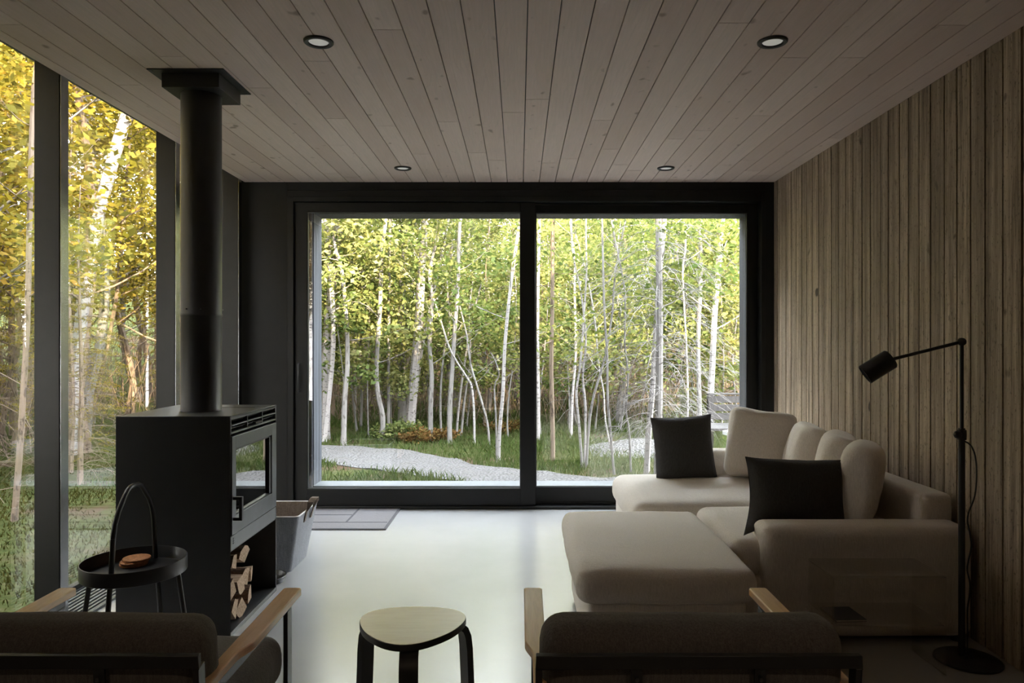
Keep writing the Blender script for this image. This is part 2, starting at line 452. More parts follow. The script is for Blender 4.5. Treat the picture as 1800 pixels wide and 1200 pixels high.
# right wall: vertical rough-sawn boards
mb = MB(); y = ROOM_F
while y < ROOM_B:
    wd = rng.choice((.085, .098, .098, .112)); y1 = min(y + wd - .009, ROOM_B); dx = rng.uniform(0, .0025)
    mb.box((ROOM_R - dx, y, 0.0), (ROOM_R + .03, y1, ROOM_H)); y += wd
struct('wall_right', mb, 'wall_boards', 'dark stained vertical timber board wall', bevel=.0015, seg=1)
box_struct('wall_right_core', (ROOM_R + .028, ROOM_F, 0), (ROOM_R + .30, ROOM_B, 2.7), 'black_metal')
box_struct('wall_rear', (-2.45, ROOM_F - .2, -.1), (2.25, ROOM_F, 2.7), 'plaster_rear', 'plain wall behind the viewer')
GL_END = 2.60
box_struct('wall_left', (-2.45, ROOM_F, -.1), (ROOM_L, GL_END, 2.7), 'plaster_rear', 'solid part of the left wall')
# back wall around the sliding door
DL, DR, DT = -1.772, 1.88, 2.39
box_struct('wall_back', (-2.31, ROOM_B, 0), (DL, 5.90, 2.7), 'dark_panel', 'matt black wall panel between the glazing and the sliding door', bevel=.002)
box_struct('wall_back_right', (DR, ROOM_B, 0), (ROOM_R + .012, 5.90, 2.7), 'dark_panel')
struct('trim_2', MB().box((DL, ROOM_B, DT), (DR, 5.90, 2.7)).box((DL, ROOM_B - .012, DT + .045), (DR, ROOM_B, DT + .049)), 'header_panel', 'black header above the sliding door', bevel=.002)
# exterior reveals
mb = MB(); yy = 5.68
mb.box((DL, yy, 0), (-1.616, 5.95, 2.45))
for k in range(3): mb.box((-1.618, 5.70 + k * .078, .155), (-1.608, 5.772 + k * .078, 2.30))
struct('trim_3', mb, 'exterior_cladding', 'weathered dark board cladding on the outer door reveal')
box_struct('trim_4', (1.80, 5.72, 0), (2.3, 5.95, 2.45), 'exterior_cladding')
box_struct('trim_5', (-1.9, 5.72, 2.285), (2.3, 5.95, 2.7), 'exterior_cladding')
struct('trim_6', MB().box((-1.80, 5.70, -.15), (1.9, 5.91, .153)), 'sill_concrete', 'pale concrete sill outside the door', bevel=.004)
# fixed frame
mb = MB()
mb.box((DL, 5.56, 0), (-1.725, 5.70, DT)).box((1.852, 5.56, 0), (DR, 5.70, DT)).box((-1.725, 5.56, 2.352), (1.852, 5.70, DT)).box((-1.725, 5.56, 0), (1.852, 5.70, .022))
mb.box((-1.725, 5.645, .022), (1.852, 5.652, .04)).box((-1.725, 5.645, 2.34), (1.852, 5.652, 2.352))
struct('door_frame', mb, 'frame_metal', 'black outer frame of the sliding door', bevel=.003)
def sash(name, x0, x1, gx0, gx1, gz0, gz1, y0, y1, label, handle=False):
    root = thing(name, None, None, ((x0 + x1) / 2, y0, 0)); root['kind'] = 'structure'; root['label'] = label
    mb = MB(); z0, z1 = .024, 2.348
    mb.box((x0, y0, z0), (gx0, y1, z1)).box((gx1, y0, z0), (x1, y1, z1)).box((gx0, y0, gz1), (gx1, y1, z1)).box((gx0, y0, z0), (gx1, y1, gz0))
    f = mb.build('sash', 'frame_metal', bevel=.003)
    b = MB(); e = .006
    b.box((gx0, y0 + .012, gz0), (gx1, y0 + .022, gz0 + e)).box((gx0, y0 + .012, gz1 - e), (gx1, y0 + .022, gz1)).box((gx0, y0 + .012, gz0), (gx0 + e, y0 + .022, gz1)).box((gx1 - e, y0 + .012, gz0), (gx1, y0 + .022, gz1))
    be = b.build('glazing_bead', 'gunmetal')
    g = MB().box((gx0 - .004, y0 + .024, gz0 - .004), (gx1 + .004, y0 + .032, gz1 + .004)).build('glass', 'window_glass')
    parts = [f, be, g]
    if handle:
        h = MB().tube([(-1.69, y0, .90), (-1.69, y0 - .03, .905), (-1.69, y0 - .034, 1.0), (-1.69, y0 - .03, 1.11), (-1.69, y0, 1.115)], .006, 8).build('handle', 'chair_metal', smooth=True); parts.append(h)
    for p in parts: p.parent = root; p.matrix_parent_inverse = Matrix.Translation(root.location).inverted()
    return root
sash('door_1', -1.724, .125, -1.628, .011, .154, 2.275, 5.585, 5.642, 'black framed sliding door leaf nearest the stove', True)
sash('door_2', .055, 1.851, .130, 1.774, .153, 2.279, 5.654, 5.698, 'fixed black framed glass leaf behind the sofa')
# left glazing: posts and panes
posts = [2.567, 3.326, 4.442, 5.44]
PT = .066
for i, py in enumerate(posts):
    p = MB().box((ROOM_L - .118, py, 0), (ROOM_L - .001, py + PT, 2.70)).build('trim_%d' % (7 + i), 'post_metal', bevel=.003)
    p['kind'] = 'structure'; p['label'] = 'black steel post of the glazed wall'
    q_ = MB().box((ROOM_L - .001, py + .004, .0), (ROOM_L + .0012, py + PT - .004, 2.5)).build('cover_strip', 'steel_strip'); q_.parent = p; q_['label'] = 'shiny strip facing the room'
ys = [p + PT / 2 for p in posts]
for i in range(len(ys) - 1):
    o = MB().box((GLASS_X - .005, ys[i] + .008, .035), (GLASS_X + .005, ys[i + 1] - .008, 2.69)).build('window_%d' % (i + 1), 'window_glass'); o['kind'] = 'structure'
    o['label'] = 'full height pane of the glazed left wall'
o = MB().box((GLASS_X - .02, GL_END, .0), (GLASS_X + .02, 5.56, .034)).box((GLASS_X - .02, GL_END, 2.66), (GLASS_X + .02, 5.56, 2.70)).build('window_frame', 'frame_metal'); o['kind'] = 'structure'
# floor grille
g = thing('floor_grille', 'long slatted floor grille running along the foot of the glazed wall', 'floor grille', (-2.13, 2.4, 0))
fr = MB().box((-2.262, GL_END + .01, .0005), (-2.254, 5.555, .012)).box((-2.014, GL_END + .01, .0005), (-2.006, 5.555, .012)).box((-2.254, GL_END + .01, .0005), (-2.014, 5.555, .0025)).build('frame', 'gunmetal')
sl = MB()
for k in range(9):
    xx = -2.240 + k * .0265
    if -2.218 < xx + .012 and xx < ROOM_L + .001: segs = [(a + PT + .002, b - .002) for a, b in zip(posts, posts[1:] + [5.555])]
    else: segs = [(GL_END + .012, 5.553)]
    for a, b in segs: sl.box((xx, a, .0035), (xx + .012, b, .012))
sl = sl.build('slats', 'gunmetal')
for p in (fr, sl): p.parent = g; p.matrix_parent_inverse = Matrix.Translation(g.location).inverted()

# downlights
def downlight(x, y, label):
    t_ = thing('recessed_downlight', label, 'ceiling light', (x, y, ROOM_H), 'recessed ceiling downlights')
    prof = [(.040, .0), (.044, -.009), (.055, -.010), (.0595, -.006), (.060, .0)]
    MB().lathe(prof, n=40).build('trim_ring', 'black_metal', t_, smooth=True)
    MB().lathe([(0.0, -.004), (.039, -.003), (.041, -.0005), (.041, .0)], n=40).build('lens', 'white_lens', t_, smooth=True)
downlight(-.815, 2.96, 'round downlight in the ceiling just beside the stove flue')
downlight(1.03, 2.96, 'round downlight in the ceiling above the front of the sofa')
downlight(-.816, 5.11, 'small round downlight near the sliding door leaf with the handle')
downlight(1.03, 5.11, 'small round downlight near the window end of the sofa')

for x_, lab in ((-.815, 'unseen warm fill downlight added behind the viewer on the glazed side'), (1.03, 'unseen warm fill downlight added behind the viewer on the timber wall side')):
    downlight(x_, -.55, lab)
    ld = bpy.data.lights.new('rear_fill_lamp', 'SPOT'); ld.energy = 11; ld.color = (1.0, .74, .50); ld.spot_size = R(130); ld.spot_blend = .8; ld.shadow_soft_size = .05  # unseen fill spot added to lift shadows on camera-facing sides
    lo = bpy.data.objects.new('rear_fill_lamp', ld); COL.objects.link(lo); lo.location = (x_, -.55, ROOM_H - .02)

# ------------------------------------------------------------------ wood stove
def part(mb, name, mat, root, **kw):
    o = mb.build(name, mat, **kw)
    o.parent = root
    if kw.get('origin') is None: o.matrix_parent_inverse = Matrix.Translation(-Vector(root.location))
    else: o.location = Vector(kw['origin']) - Vector(root.location)
    return o
SX0, SX1, SY0, SY1, SZ = -1.746, -1.25, 3.15, 3.75, .956
st = thing('wood_stove', 'tall black steel wood stove with a glass door and a thick round flue', 'wood stove', (-1.5, 3.45, 0))
mb = MB(); T = .006
mb.box((SX0, SY0, 0), (SX1, SY0 + T, SZ)).box((SX0, SY1 - T, 0), (SX1, SY1, SZ)).box((SX0, SY0 + T, 0), (SX0 + T, SY1 - T, SZ))
mb.box((SX0 + T, SY0 + T, SZ - .008), (SX1, SY1 - T, SZ)).box((SX0 + T, SY0 + T, .365), (SX1 - .004, SY1 - T, .375)).box((SX0 + T, SY0 + T, .0), (SX1, SY1 - T, .018))
body = part(mb, 'body', 'stove_metal', st, bevel=.0015)
part(MB().box((-1.50, 3.58, SZ), (-1.30, 3.70, SZ + .0015)), 'top_plate', 'black_metal', st)
# firebox behind the glass
mb = MB(); fx = -1.60
mb.box((fx, SY0 + .03, .42), (fx + .01, SY1 - .03, .84)).box((fx, SY0 + .02, .40), (SX1 - .03, SY1 - .02, .425)).box((fx, SY0 + .02, .835), (SX1 - .03, SY1 - .02, .85)).box((fx, SY0 + .02, .42), (SX1 - .03, SY0 + .03, .84)).box((fx, SY1 - .03, .42), (SX1 - .03, SY1 - .02, .84))
fb = part(mb, 'firebox', 'black_metal', st)
# lower front rail
part(MB().box((SX1 - .02, SY0 + .008, .372), (SX1 - .001, SY1 - .008, .432)), 'front_rail', 'gunmetal', st, bevel=.001)
part(MB().box((SX1 - .001, SY0 + .035, .395), (SX1 + .0005, SY0 + .047, .401)).box((SX1 - .001, SY0 + .035, .405), (SX1 + .0005, SY0 + .047, .411)).box((SX1 - .001, SY0 + .035, .415), (SX1 + .0005, SY0 + .047, .421)), 'badge', 'black_metal', st)
# air grille
mb = MB(); zt, zb = .948, .878; y0, y1 = SY0 + .008, SY1 - .008
mb.box((SX1 - .02, y0, zt - .008), (SX1, y1, zt)).box((SX1 - .02, y0, zb), (SX1, y1, zb + .008)).box((SX1 - .02, y0, .911), (SX1, y1, .917))
for k in range(4):
    yy = y0 + (y1 - y0 - .008) * k / 3; mb.box((SX1 - .02, yy, zb), (SX1, yy + .008, zt))
for a in (.892, .927):
    m = Matrix.Translation((SX1 - .030, (y0 + y1) / 2, a)) @ Matrix.Rotation(R(-25), 4, 'Y')
    mb.box((-.022, -(y1 - y0) / 2, -.001), (.022, (y1 - y0) / 2, .001), mat=m)
gr = part(mb, 'air_grille', 'gunmetal', st, bevel=.001)
o = MB().box((SX1, 3.43, .893), (SX1 + .010, 3.51, .901)).box((SX1 - .02, 3.46, .894), (SX1, 3.48, .900)).build('slider', 'black_metal'); o.parent = gr
# door with glass, seal and handle
DY0, DY1, DZ0, DZ1 = 3.162, 3.738, .438, .866
GY0, GY1, GZ0, GZ1 = 3.205, 3.672, .515, .810
mb = MB(); a, b = SX1 - .016, SX1 + .004
mb.box((a, DY0, DZ0), (b, GY0, DZ1)).box((a, GY1, DZ0), (b, DY1, DZ1)).box((a, GY0, GZ1), (b, GY1, DZ1)).box((a, GY0, DZ0), (b, GY1, GZ0))
dr = part(mb, 'door', 'gunmetal', st, bevel=.0015)
def sub(mb, name, mat, par, root=st, **kw):
    o = mb.build(name, mat, **kw); o.parent = par; return o
mb = MB(); a, b = SX1 - .010, SX1 + .0; e = .014
mb.box((a, GY0, GZ0), (b, GY0 + .006, GZ1)).box((a, GY1 - .03, GZ0), (b, GY1, GZ1)).box((a, GY0, GZ1 - .008), (b, GY1, GZ1)).box((a, GY0, GZ0), (b, GY1, GZ0 + .008))
sub(mb, 'seal', 'black_metal', dr)
sub(MB().box((SX1 - .014, GY0 + .001, GZ0 + .001), (SX1 - .010, GY1 - .001, GZ1 - .001)), 'glass', 'stove_glass', dr)
mb = MB(); hy = 3.178
mb.box((SX1 + .004, hy - .009, .590), (SX1 + .042, hy + .009, .604)).box((SX1 + .004, hy - .009, .500), (SX1 + .042, hy + .009, .514)).box((SX1 + .030, hy - .009, .500), (SX1 + .044, hy + .009, .604))
sub(mb, 'handle', 'chair_metal', dr, bevel=.002)
# charred logs inside the firebox
mb = MB()
for k, (yy, zz, an) in enumerate(((3.36, .455, .25), (3.50, .46, -.2), (3.43, .515, .1))):
    m = Matrix.Translation((-1.42, yy, zz)) @ Matrix.Rotation(an, 4, 'Z')
    mb.tube([m @ Vector((x_, 0, .008 * math.sin(x_ * 20 + k))) for x_ in (-.12, -.05, .02, .12)], [.035, .04, .038, .032], 9)
part(mb, 'charred_logs', 'log_bark', st)
# flue
fl = part(MB().lathe([(.0905, SZ + .0015), (.0905, SZ + .012), (.0895, SZ + .014), (.0895, 1.395), (.0910, 1.398), (.0910, 1.41), (.0895, 1.413), (.0895, 2.43)], (-1.49, 3.415, 0), 56), 'flue', 'stove_metal', st, smooth=True)
for an in (-70, -110, 160, 20):
    q = Vector((-1.49 + .091 * math.cos(R(an)), 3.415 + .091 * math.sin(R(an)), 1.43)); sub(MB().box(q - Vector((.003,) * 3), q + Vector((.003,) * 3)), 'screw', 'black_metal', fl)
cp = part(MB().box((-1.664, 3.25, 2.494), (-1.320, 3.585, 2.4995)), 'ceiling_plate', 'stove_metal', st, bevel=.001)
part(MB().box((-1.616, 3.29, 2.43), (-1.356, 3.545, 2.494)), 'ceiling_collar', 'stove_metal', st, bevel=.002)
for (x_, y_) in ((-1.648, 3.268), (-1.337, 3.268), (-1.337, 3.568)): sub(MB().lathe([(.0, -.003), (.005, -.002), (.006, .0)], (x_, y_, 2.494), 10), 'screw', 'gunmetal', cp)

# firewood: split logs in the niche
def split_log(L, r, ang, seed):
    """wedge shaped split log along X, origin at its middle"""
    rg = random.Random(seed); k = 5; n = 7; vs, fs, mi = [], [], []
    poly = [(0.0, -r * .45)] + [(r * 1.0 * math.sin(-ang / 2 + ang * i / k), -r * .45 + r * 1.15 * math.cos(-ang / 2 + ang * i / k)) for i in range(k + 1)]
    m = len(poly)
    for i in range(n + 1):
        x_ = -L / 2 + L * i / n
        for j, (a, b) in enumerate(poly):
            w_ = mnoise.noise_vector(Vector((x_ * 9 + seed, a * 30, b * 30)))
            vs.append((x_, a * (1 + .12 * w_.x) + w_.y * .006, b * (1 + .12 * w_.z) + w_.z * .006))
    for i in range(n):
        for j in range(m):
            j2 = (j + 1) % m; fs.append((i * m + j, i * m + j2, (i + 1) * m + j2, (i + 1) * m + j)); mi.append(1 if 1 <= j < m - 1 else 0)
    fs.append(tuple(range(m))); mi.append(0); fs.append(tuple(n * m + j for j in range(m))[::-1]); mi.append(0)
    mb = MB(); mb.v = vs; mb.f = fs; mb.mi = mi; return mb
logs = [
 # x, y, z, length, r, wedge, roll, yaw, pitch, label
 (-1.385, 3.235, .075, .24, .070, 1.5, .2, .10, 0, 'split log lying at the bottom front corner of the stove niche'),
 (-1.390, 3.355, .072, .23, .068, 1.7, 3.0, -.08, 0, 'broad split log on the niche floor, second from its front corner'),
 (-1.400, 3.470, .066, .23, .058, 1.6, .9, .12, 0, 'small split log at the far foot of the stacked firewood'),
 (-1.375, 3.205, .185, .24, .060, 1.6, 1.2, -.05, 0, 'split log in the middle of the stack, against the near side of the niche'),
 (-1.385, 3.300, .190, .25, .066, 1.9, 2.6, .06, 0, 'pale cut log in the middle of the firewood stack'),
 (-1.395, 3.415, .170, .24, .062, 1.7, .4, -.10, 0, 'bark-covered split log in the middle of the stack, towards the mat'),
 (-1.380, 3.225, .292, .24, .052, 1.6, .5, .05, 0, 'small split log on top of the stack by the near side of the niche'),
 (-1.380, 3.335, .300, .25, .058, 2.0, .1, -.06, 0, 'reddish barked log lying highest on the firewood stack'),
 (-1.400, 3.520, .160, .20, .050, 1.6, 4.0, .2, 0, 'thin end of log leaning on the far end of the firewood stack'),
]
for i, (x_, y_, z_, L, r_, ang, roll, yaw, pitch, lab) in enumerate(logs):
    o = split_log(L, r_ * 1.12, ang, i + 3).build('firewood_log', ['log_wood', 'log_bark'], smooth=True)
    o.location = (x_, y_, z_); o.rotation_euler = (roll, pitch, yaw)
    tag(o, lab, 'firewood', 'split logs stacked in the stove niche')

# ------------------------------------------------------------------ round tray table with carrying handle
tt = thing('tray_table', 'small round black metal tray table with a tall arched carrying handle', 'side table', (-1.50, 2.84, 0))
tc_ = (-1.50, 2.84, 0)
part(MB().lathe([(0, .384), (.182, .384), (.1845, .388), (.1845, .431), (.1855, .433), (.1875, .433), (.1885, .431), (.1885, .380), (.186, .378), (0, .378)], tc_, 64), 'tray', 'black_metal', tt, smooth=True)
pts = []
for z_, y_ in ((.0, -.222), (.20, -.198), (.378, -.170), (.55, -.150), (.60, -.138), (.645, -.112), (.69, -.072), (.708, -.052), (.718, -.030), (.720, 0), (.718, .030), (.708, .052), (.69, .072), (.645, .112), (.60, .138), (.55, .150), (.378, .170), (.20, .198), (0, .222)):
    pts.append((tc_[0], tc_[1] + y_, z_))
arch = part(MB().tube(pts[3:-3], .0095, 12), 'handle', 'black_metal', tt, smooth=True)
part(MB().tube([(tc_[0], tc_[1] - .165, .39), pts[3]], .0095, 12), 'handle_upright', 'black_metal', tt, smooth=True)
part(MB().tube([(tc_[0], tc_[1] + .165, .39), pts[-4]], .0095, 12), 'handle_upright', 'black_metal', tt, smooth=True)
for dx, dy in ((0, -1), (0, 1), (-1, 0), (1, 0)):
    part(MB().tube([(tc_[0] + dx * .170, tc_[1] + dy * .170, .378), (tc_[0] + dx * .198, tc_[1] + dy * .198, .19), (tc_[0] + dx * .218, tc_[1] + dy * .218, .0)], .0095, 12), 'leg', 'black_metal', tt, smooth=True)
for k, (dx, dy, lab) in enumerate(((0, 0, 'round cork coaster at the bottom of the little pile on the black tray'), (.004, -.003, 'round cork coaster in the middle of the little pile on the black tray'), (.010, .004, 'topmost round cork coaster of the pile on the black tray'))):
    o = MB().lathe([(0, 0), (.050, 0), (.052, .002), (.052, .0075), (.050, .0095), (0, .0095)], n=40).build('cork_coaster', 'cork', smooth=True)
    o.location = (-1.548 + dx, 2.925 + dy, .3842 + k * .0097); tag(o, lab, 'coaster', 'cork coasters piled on the tray table')

# ------------------------------------------------------------------ felt basket, dish, mat
bk = thing('felt_basket', 'grey felt basket with brown lining and looped handles beside the stove', 'basket', (-1.43, 4.20, 0))
def ringpts(hx, hy, r, n=6):
    out = []
    for (sx_, sy_, a0) in ((1, 1, 0), (-1, 1, 90), (-1, -1, 180), (1, -1, 270)):
        for i in range(n + 1):
            a = R(a0 + 90 * i / n); out.append((sx_ * (hx - r) + r * math.cos(a), sy_ * (hy - r) + r * math.sin(a)))
    return out
def shell(levels, name, mats, root, loc, flip=False, cap=None):
    mb = MB(); n = len(levels[0][1]); vs = []; fs = []
    for z_, ring_ in levels: vs += [(loc[0] + a, loc[1] + b, loc[2] + z_) for a, b in ring_]
    for i in range(len(levels) - 1):
        for k in range(n):
            k2 = (k + 1) % n; fs.append((i * n + k, i * n + k2, (i + 1) * n + k2, (i + 1) * n + k))
    if cap == 0: fs.append(tuple(range(n))[::-1])
    if cap == 1: fs.append(tuple((len(levels) - 1) * n + k for k in range(n)))
    mb.add(vs, fs); return part(mb, name, mats, root, smooth=True)
H = .315; bl = (-1.435, 4.205, 0)
out = [(0.0, ringpts(.165, .165, .03))] + [(H * t_, ringpts(.165 + .055 * t_, .165 + .035 * t_, .03)) for t_ in (.25, .5, .75, 1)]
shell(out, 'shell', 'felt_outside', bk, bl, cap=0)
inn = [(H + .001, ringpts(.2195, .1995, .03)), (H, ringpts(.213, .193, .028)), (H * .6, ringpts(.192, .178, .028)), (.012, ringpts(.158, .158, .028))]
shell(inn, 'lining', 'felt_inside', bk, bl, cap=1)
shell([(H - .001, ringpts(.2215, .2015, .03)), (H + .004, ringpts(.220, .200, .03)), (H + .004, ringpts(.215, .195, .028)), (H - .002, ringpts(.2135, .1935, .028))], 'rim_piping', 'ceramic_white', bk, bl)
for s_ in (1, -1):
    q = bl[0] + s_ * .222
    path = [(q - s_ * .010, bl[1] - .055, H - .06), (q + s_ * .004, bl[1] - .055, H + .0), (q + s_ * .020, bl[1] - .04, H + .045), (q + s_ * .030, bl[1] - .015, H + .065), (q + s_ * .034, bl[1] + .015, H + .065), (q + s_ * .028, bl[1] + .04, H + .045), (q + s_ * .012, bl[1] + .055, H + .0), (q - s_ * .006, bl[1] + .055, H - .06)]
    mb = MB(); vs = []; fs = []
    for i, p in enumerate(path):
        dx = .018 * (1 if 1 < i < 6 else .8); th = .003
        nx = Vector((s_, 0, .6)).normalized()
        for (u, v_) in ((-dx, -th), (dx, -th), (dx, th), (-dx, th)):
            if i in (0, 7, 1, 6): vs.append((p[0] + v_ * s_, p[1] + u, p[2]))
            else: vs.append((p[0] + u, p[1], p[2] + v_ * 1.0 + (0 if i in (3, 4) else 0)))
    for i in range(len(path) - 1):
        for k in range(4): fs.append((i * 4 + k, i * 4 + (k + 1) % 4, (i + 1) * 4 + (k + 1) % 4, (i + 1) * 4 + k))
    mb.add(vs, fs); hd = part(mb, 'handle', 'felt_inside', bk, smooth=True)
ds = MB().lathe([(0, .006), (.088, .006), (.098, .030), (.104, .032), (.106, .029), (.094, .0), (0, .0)], n=48).build('floor_dish', 'black_metal', smooth=True)
ds.location = (-1.352, 3.895, .0005); tag(ds, 'shallow round black dish on the floor between stove and felt basket', 'dish')
mt = thing('door_mat', 'flat grey mat with a dark line pattern in front of the sliding door', 'door mat', (-1.4, 5.2, 0))
part(MB().box((-1.86, 4.945, .0005), (-.905, 5.555, .009)), 'mat', 'mat_fabric', mt, bevel=.002)
mb = MB(); z0, z1 = .009, .0105
for a, b, c_, d in ((-1.86, 4.947, -.907, 4.962), (-.922, 4.95, -.907, 5.55), (-1.86, 5.125, -.93, 5.137), (-1.226, 5.137, -1.212, 5.55), (-1.86, 5.345, -1.226, 5.357), (-1.58, 4.962, -1.568, 5.125)):
    mb.box((a, b, z0), (c_, d, z1))
part(mb, 'line_pattern', 'mat_line', mt)

# ------------------------------------------------------------------ sectional sofa
sf = thing('sectional_sofa', 'large beige fabric corner sofa along the timber wall', 'sofa', (1.3, 4.0, 0))
def soft(name, x0, x1, y0, y1, z0, z1, r=.05, puff=(0, 0, 0), seed=1, wr=.003, mat='sofa_fabric', root=sf, lab=None, n=14):
    mb = cushion_box((x1 - x0, y1 - y0, z1 - z0), r, puff, seed=seed, wr=wr, n=n)
    xf(mb, Matrix.Translation(((x0 + x1) / 2, (y0 + y1) / 2, (z0 + z1) / 2)))
    o = part(mb, name, mat, root, smooth=True, auto=False)
    if lab: o['label'] = lab
    return o
soft('base', .945, 1.925, 3.12, 4.78, .025, .27, .025, wr=.001, seed=3)
soft('base', .63, 1.0, 3.88, 4.76, .025, .27, .025, wr=.001, seed=4)
soft('arm', 1.035, 1.932, 3.085, 3.262, .022, .492, .045, (0, .008, .004), seed=5, wr=.002, lab='low broad sofa arm nearest the armchairs', n=18)
soft('backrest', 1.788, 1.932, 3.235, 4.78, .2, .602, .028, (.003, 0, .002), seed=6, wr=.0015)
soft('backrest', .985, 1.80, 4.64, 4.785, .2, .585, .028, (0, .003, .002), seed=7, wr=.0015)
soft('seat_cushion', .920, 1.80, 3.13, 3.815, .265, .425, .055, (.01, .008, .010), seed=8, wr=.0035, lab='square seat cushion between the footstool and the wall')
soft('seat_cushion', .605, 1.80, 3.825, 4.73, .255, .428, .065, (.012, .01, .012), seed=9, wr=.004, lab='long seat cushion of the window end')
for x_, y_ in ((1.08, 3.13), (1.88, 3.13), (1.88, 4.72), (.70, 4.70), (.70, 3.94), (1.06, 4.70)):
    part(MB().lathe([(.025, 0), (.028, .03)], (x_, y_, 0), 16), 'foot', 'black_metal', sf, smooth=True)
def sofa_cushion(loc, size, rx, ry, rz, seed, lab):
    mb = cushion_box(size, .055, (.022 if size[0] < .25 else .0, .022 if size[1] < .25 else 0, .0), seed=seed, wr=.007, wscale=5)
    # pinch the four corners a little, as filled cushions do
    thin = 0 if size[0] < size[1] else 1; a = 1 - thin
    vv = []
    for p in mb.v:
        p = list(p); e = abs(2 * p[a] / size[a]) ** 3 * abs(2 * p[2] / size[2]) ** 3
        p[thin] *= (1 - .45 * min(1, e)); f_ = 1 - .05 * (1 - abs(2 * p[a] / size[a])) * (abs(2 * p[2] / size[2])) ** 2
        p[2] *= f_; vv.append(tuple(p))
    mb.v = vv
    o = place(mb, (0, 0, 0), rx, ry, rz).build('back_cushion', 'sofa_fabric', smooth=True, auto=False); o.location = loc
    return tag(o, lab, 'cushion', 'loose beige back cushions on the sofa')
sofa_cushion((1.490, 4.50, .645), (.40, .17, .43), R(-14), R(8), R(-8), 11, 'upright beige cushion leaning on the window end of the sofa')
sofa_cushion((1.640, 4.17, .615), (.165, .42, .39), 0, R(14), R(-12), 12, 'beige wall-side cushion closest to the window')
sofa_cushion((1.650, 3.80, .612), (.165, .40, .385), 0, R(12), R(-20), 13, 'beige wall-side cushion in the middle of the row of three')
sofa_cushion((1.625, 3.475, .612), (.155, .38, .385), 0, R(9), R(-29), 14, 'beige wall-side cushion standing just behind the sofa arm')
def scatter(loc, wd, ht, th, rx, ry, rz, seed, lab, droop=0):
    o = place(pillow(wd, ht, th, seed, droop=droop), (0, 0, 0), rx, ry, rz).build('throw_pillow', 'dark_pillow_fabric', smooth=True, auto=False); o.location = loc
    return tag(o, lab, 'pillow')
scatter((1.030, 4.555, .615), .39, .405, .14, R(-9), R(-3), R(3), 2, 'square charcoal throw pillow standing at the window end of the sofa')
scatter((1.285, 3.375, .578), .475, .325, .13, R(-8), R(2), R(2), 5, 'charcoal throw pillow leaning behind the low sofa arm', .13)

# footstool
ft = thing('footstool', 'large square beige upholstered footstool in front of the sofa', 'footstool', (.55, 3.2, 0))
soft('base', .262, .858, 2.745, 3.66, .03, .300, .02, (0, 0, 0), seed=21, wr=.001, root=ft)
soft('cushion', .215, .895, 2.70, 3.70, .296, .425, .050, (.008, .008, .012), seed=22, wr=.0045, root=ft, n=22)
for x_, y_ in ((.31, 2.79), (.81, 2.79), (.31, 3.61), (.81, 3.61)):
    part(MB().lathe([(.02, 0), (.022, .035)], (x_, y_, 0), 14), 'foot', 'black_metal', ft, smooth=True)

# ------------------------------------------------------------------ clear side table with booklet
ac = thing('clear_side_table', 'see-through acrylic cube side table with a shelf beside the sofa arm', 'side table', (1.42, 2.9, 0))
ax0, ax1, ay0, ay1 = 1.20, 1.637, 2.79, 3.02; tk = .008
part(MB().box((ax0, ay0, .374), (ax1, ay1, .382)), 'top', 'acrylic', ac, bevel=.0012, seg=1)
part(MB().box((ax0, ay0, 0), (ax0 + tk, ay1, .3735)), 'side_panel', 'acrylic', ac, bevel=.0012, seg=1)
part(MB().box((ax1 - tk, ay0, 0), (ax1, ay1, .3735)), 'side_panel', 'acrylic', ac, bevel=.0012, seg=1)
part(MB().box((ax0 + tk + .0005, ay0, .190), (ax1 - tk - .0005, ay1, .198)), 'shelf', 'acrylic', ac, bevel=.0012, seg=1)
bo = thing('booklet', 'thin dark booklet lying on the shelf of the clear side table', 'booklet', (1.28, 2.88, .1985), rz=R(3))
b_ = MB().box((-.060, -.070, 0), (.060, .070, .001)).box((-.060, -.070, .007), (.060, .070, .008)).build('cover', 'book_cover', bo)
b_ = MB().box((-.057, -.068, .0011), (.058, .068, .0069)).build('pages', 'paper', bo)

# ------------------------------------------------------------------ floor lamp
fl_ = thing('floor_lamp', 'slim black floor lamp with a tilted cylinder head on a jointed arm', 'floor lamp', (1.79, 2.93, 0))
lx, ly = 1.79, 2.945
part(MB().lathe([(0, 0), (.120, 0), (.122, .003), (.122, .008), (.118, .011), (.02, .014), (.016, .03), (0, .03)], (1.80, 2.92, 0), 56), 'base', 'black_metal', fl_, smooth=True)
part(MB().tube([(lx, ly, .012), (lx, ly, .93)], .0125, 14), 'pole', 'black_metal', fl_, smooth=True)
part(MB().tube([(lx, ly, .90), (lx, ly, 1.275)], .0075, 12), 'upper_pole', 'black_metal', fl_, smooth=True)
part(MB().lathe([(0, -.017), (.012, -.012), (.017, 0), (.012, .012), (0, .017)], (lx - .022, ly - .01, .905), 16).lathe([(.0, -.022), (.017, -.021), (.018, 0), (.017, .018), (0, .02)], (lx, ly, .905), 18), 'clamp', 'black_metal', fl_, smooth=True)
jx, jz = lx, 1.279
part(MB().lathe([(0, -.017), (.010, -.014), (.016, -.007), (.0175, 0), (.016, .007), (.010, .014), (0, .017)], (jx, ly, jz), 20), 'joint', 'black_metal', fl_, smooth=True)
hx, hz = 1.495, 1.205
part(MB().tube([(jx, ly, jz), (hx, ly, hz)], .0068, 12), 'arm', 'black_metal', fl_, smooth=True)
dv = Vector((-.80, .20, -.56)).normalized(); hc = Vector((hx + .006, ly, hz + .004))
rot = dv.to_track_quat('Z', 'Y').to_matrix().to_4x4()
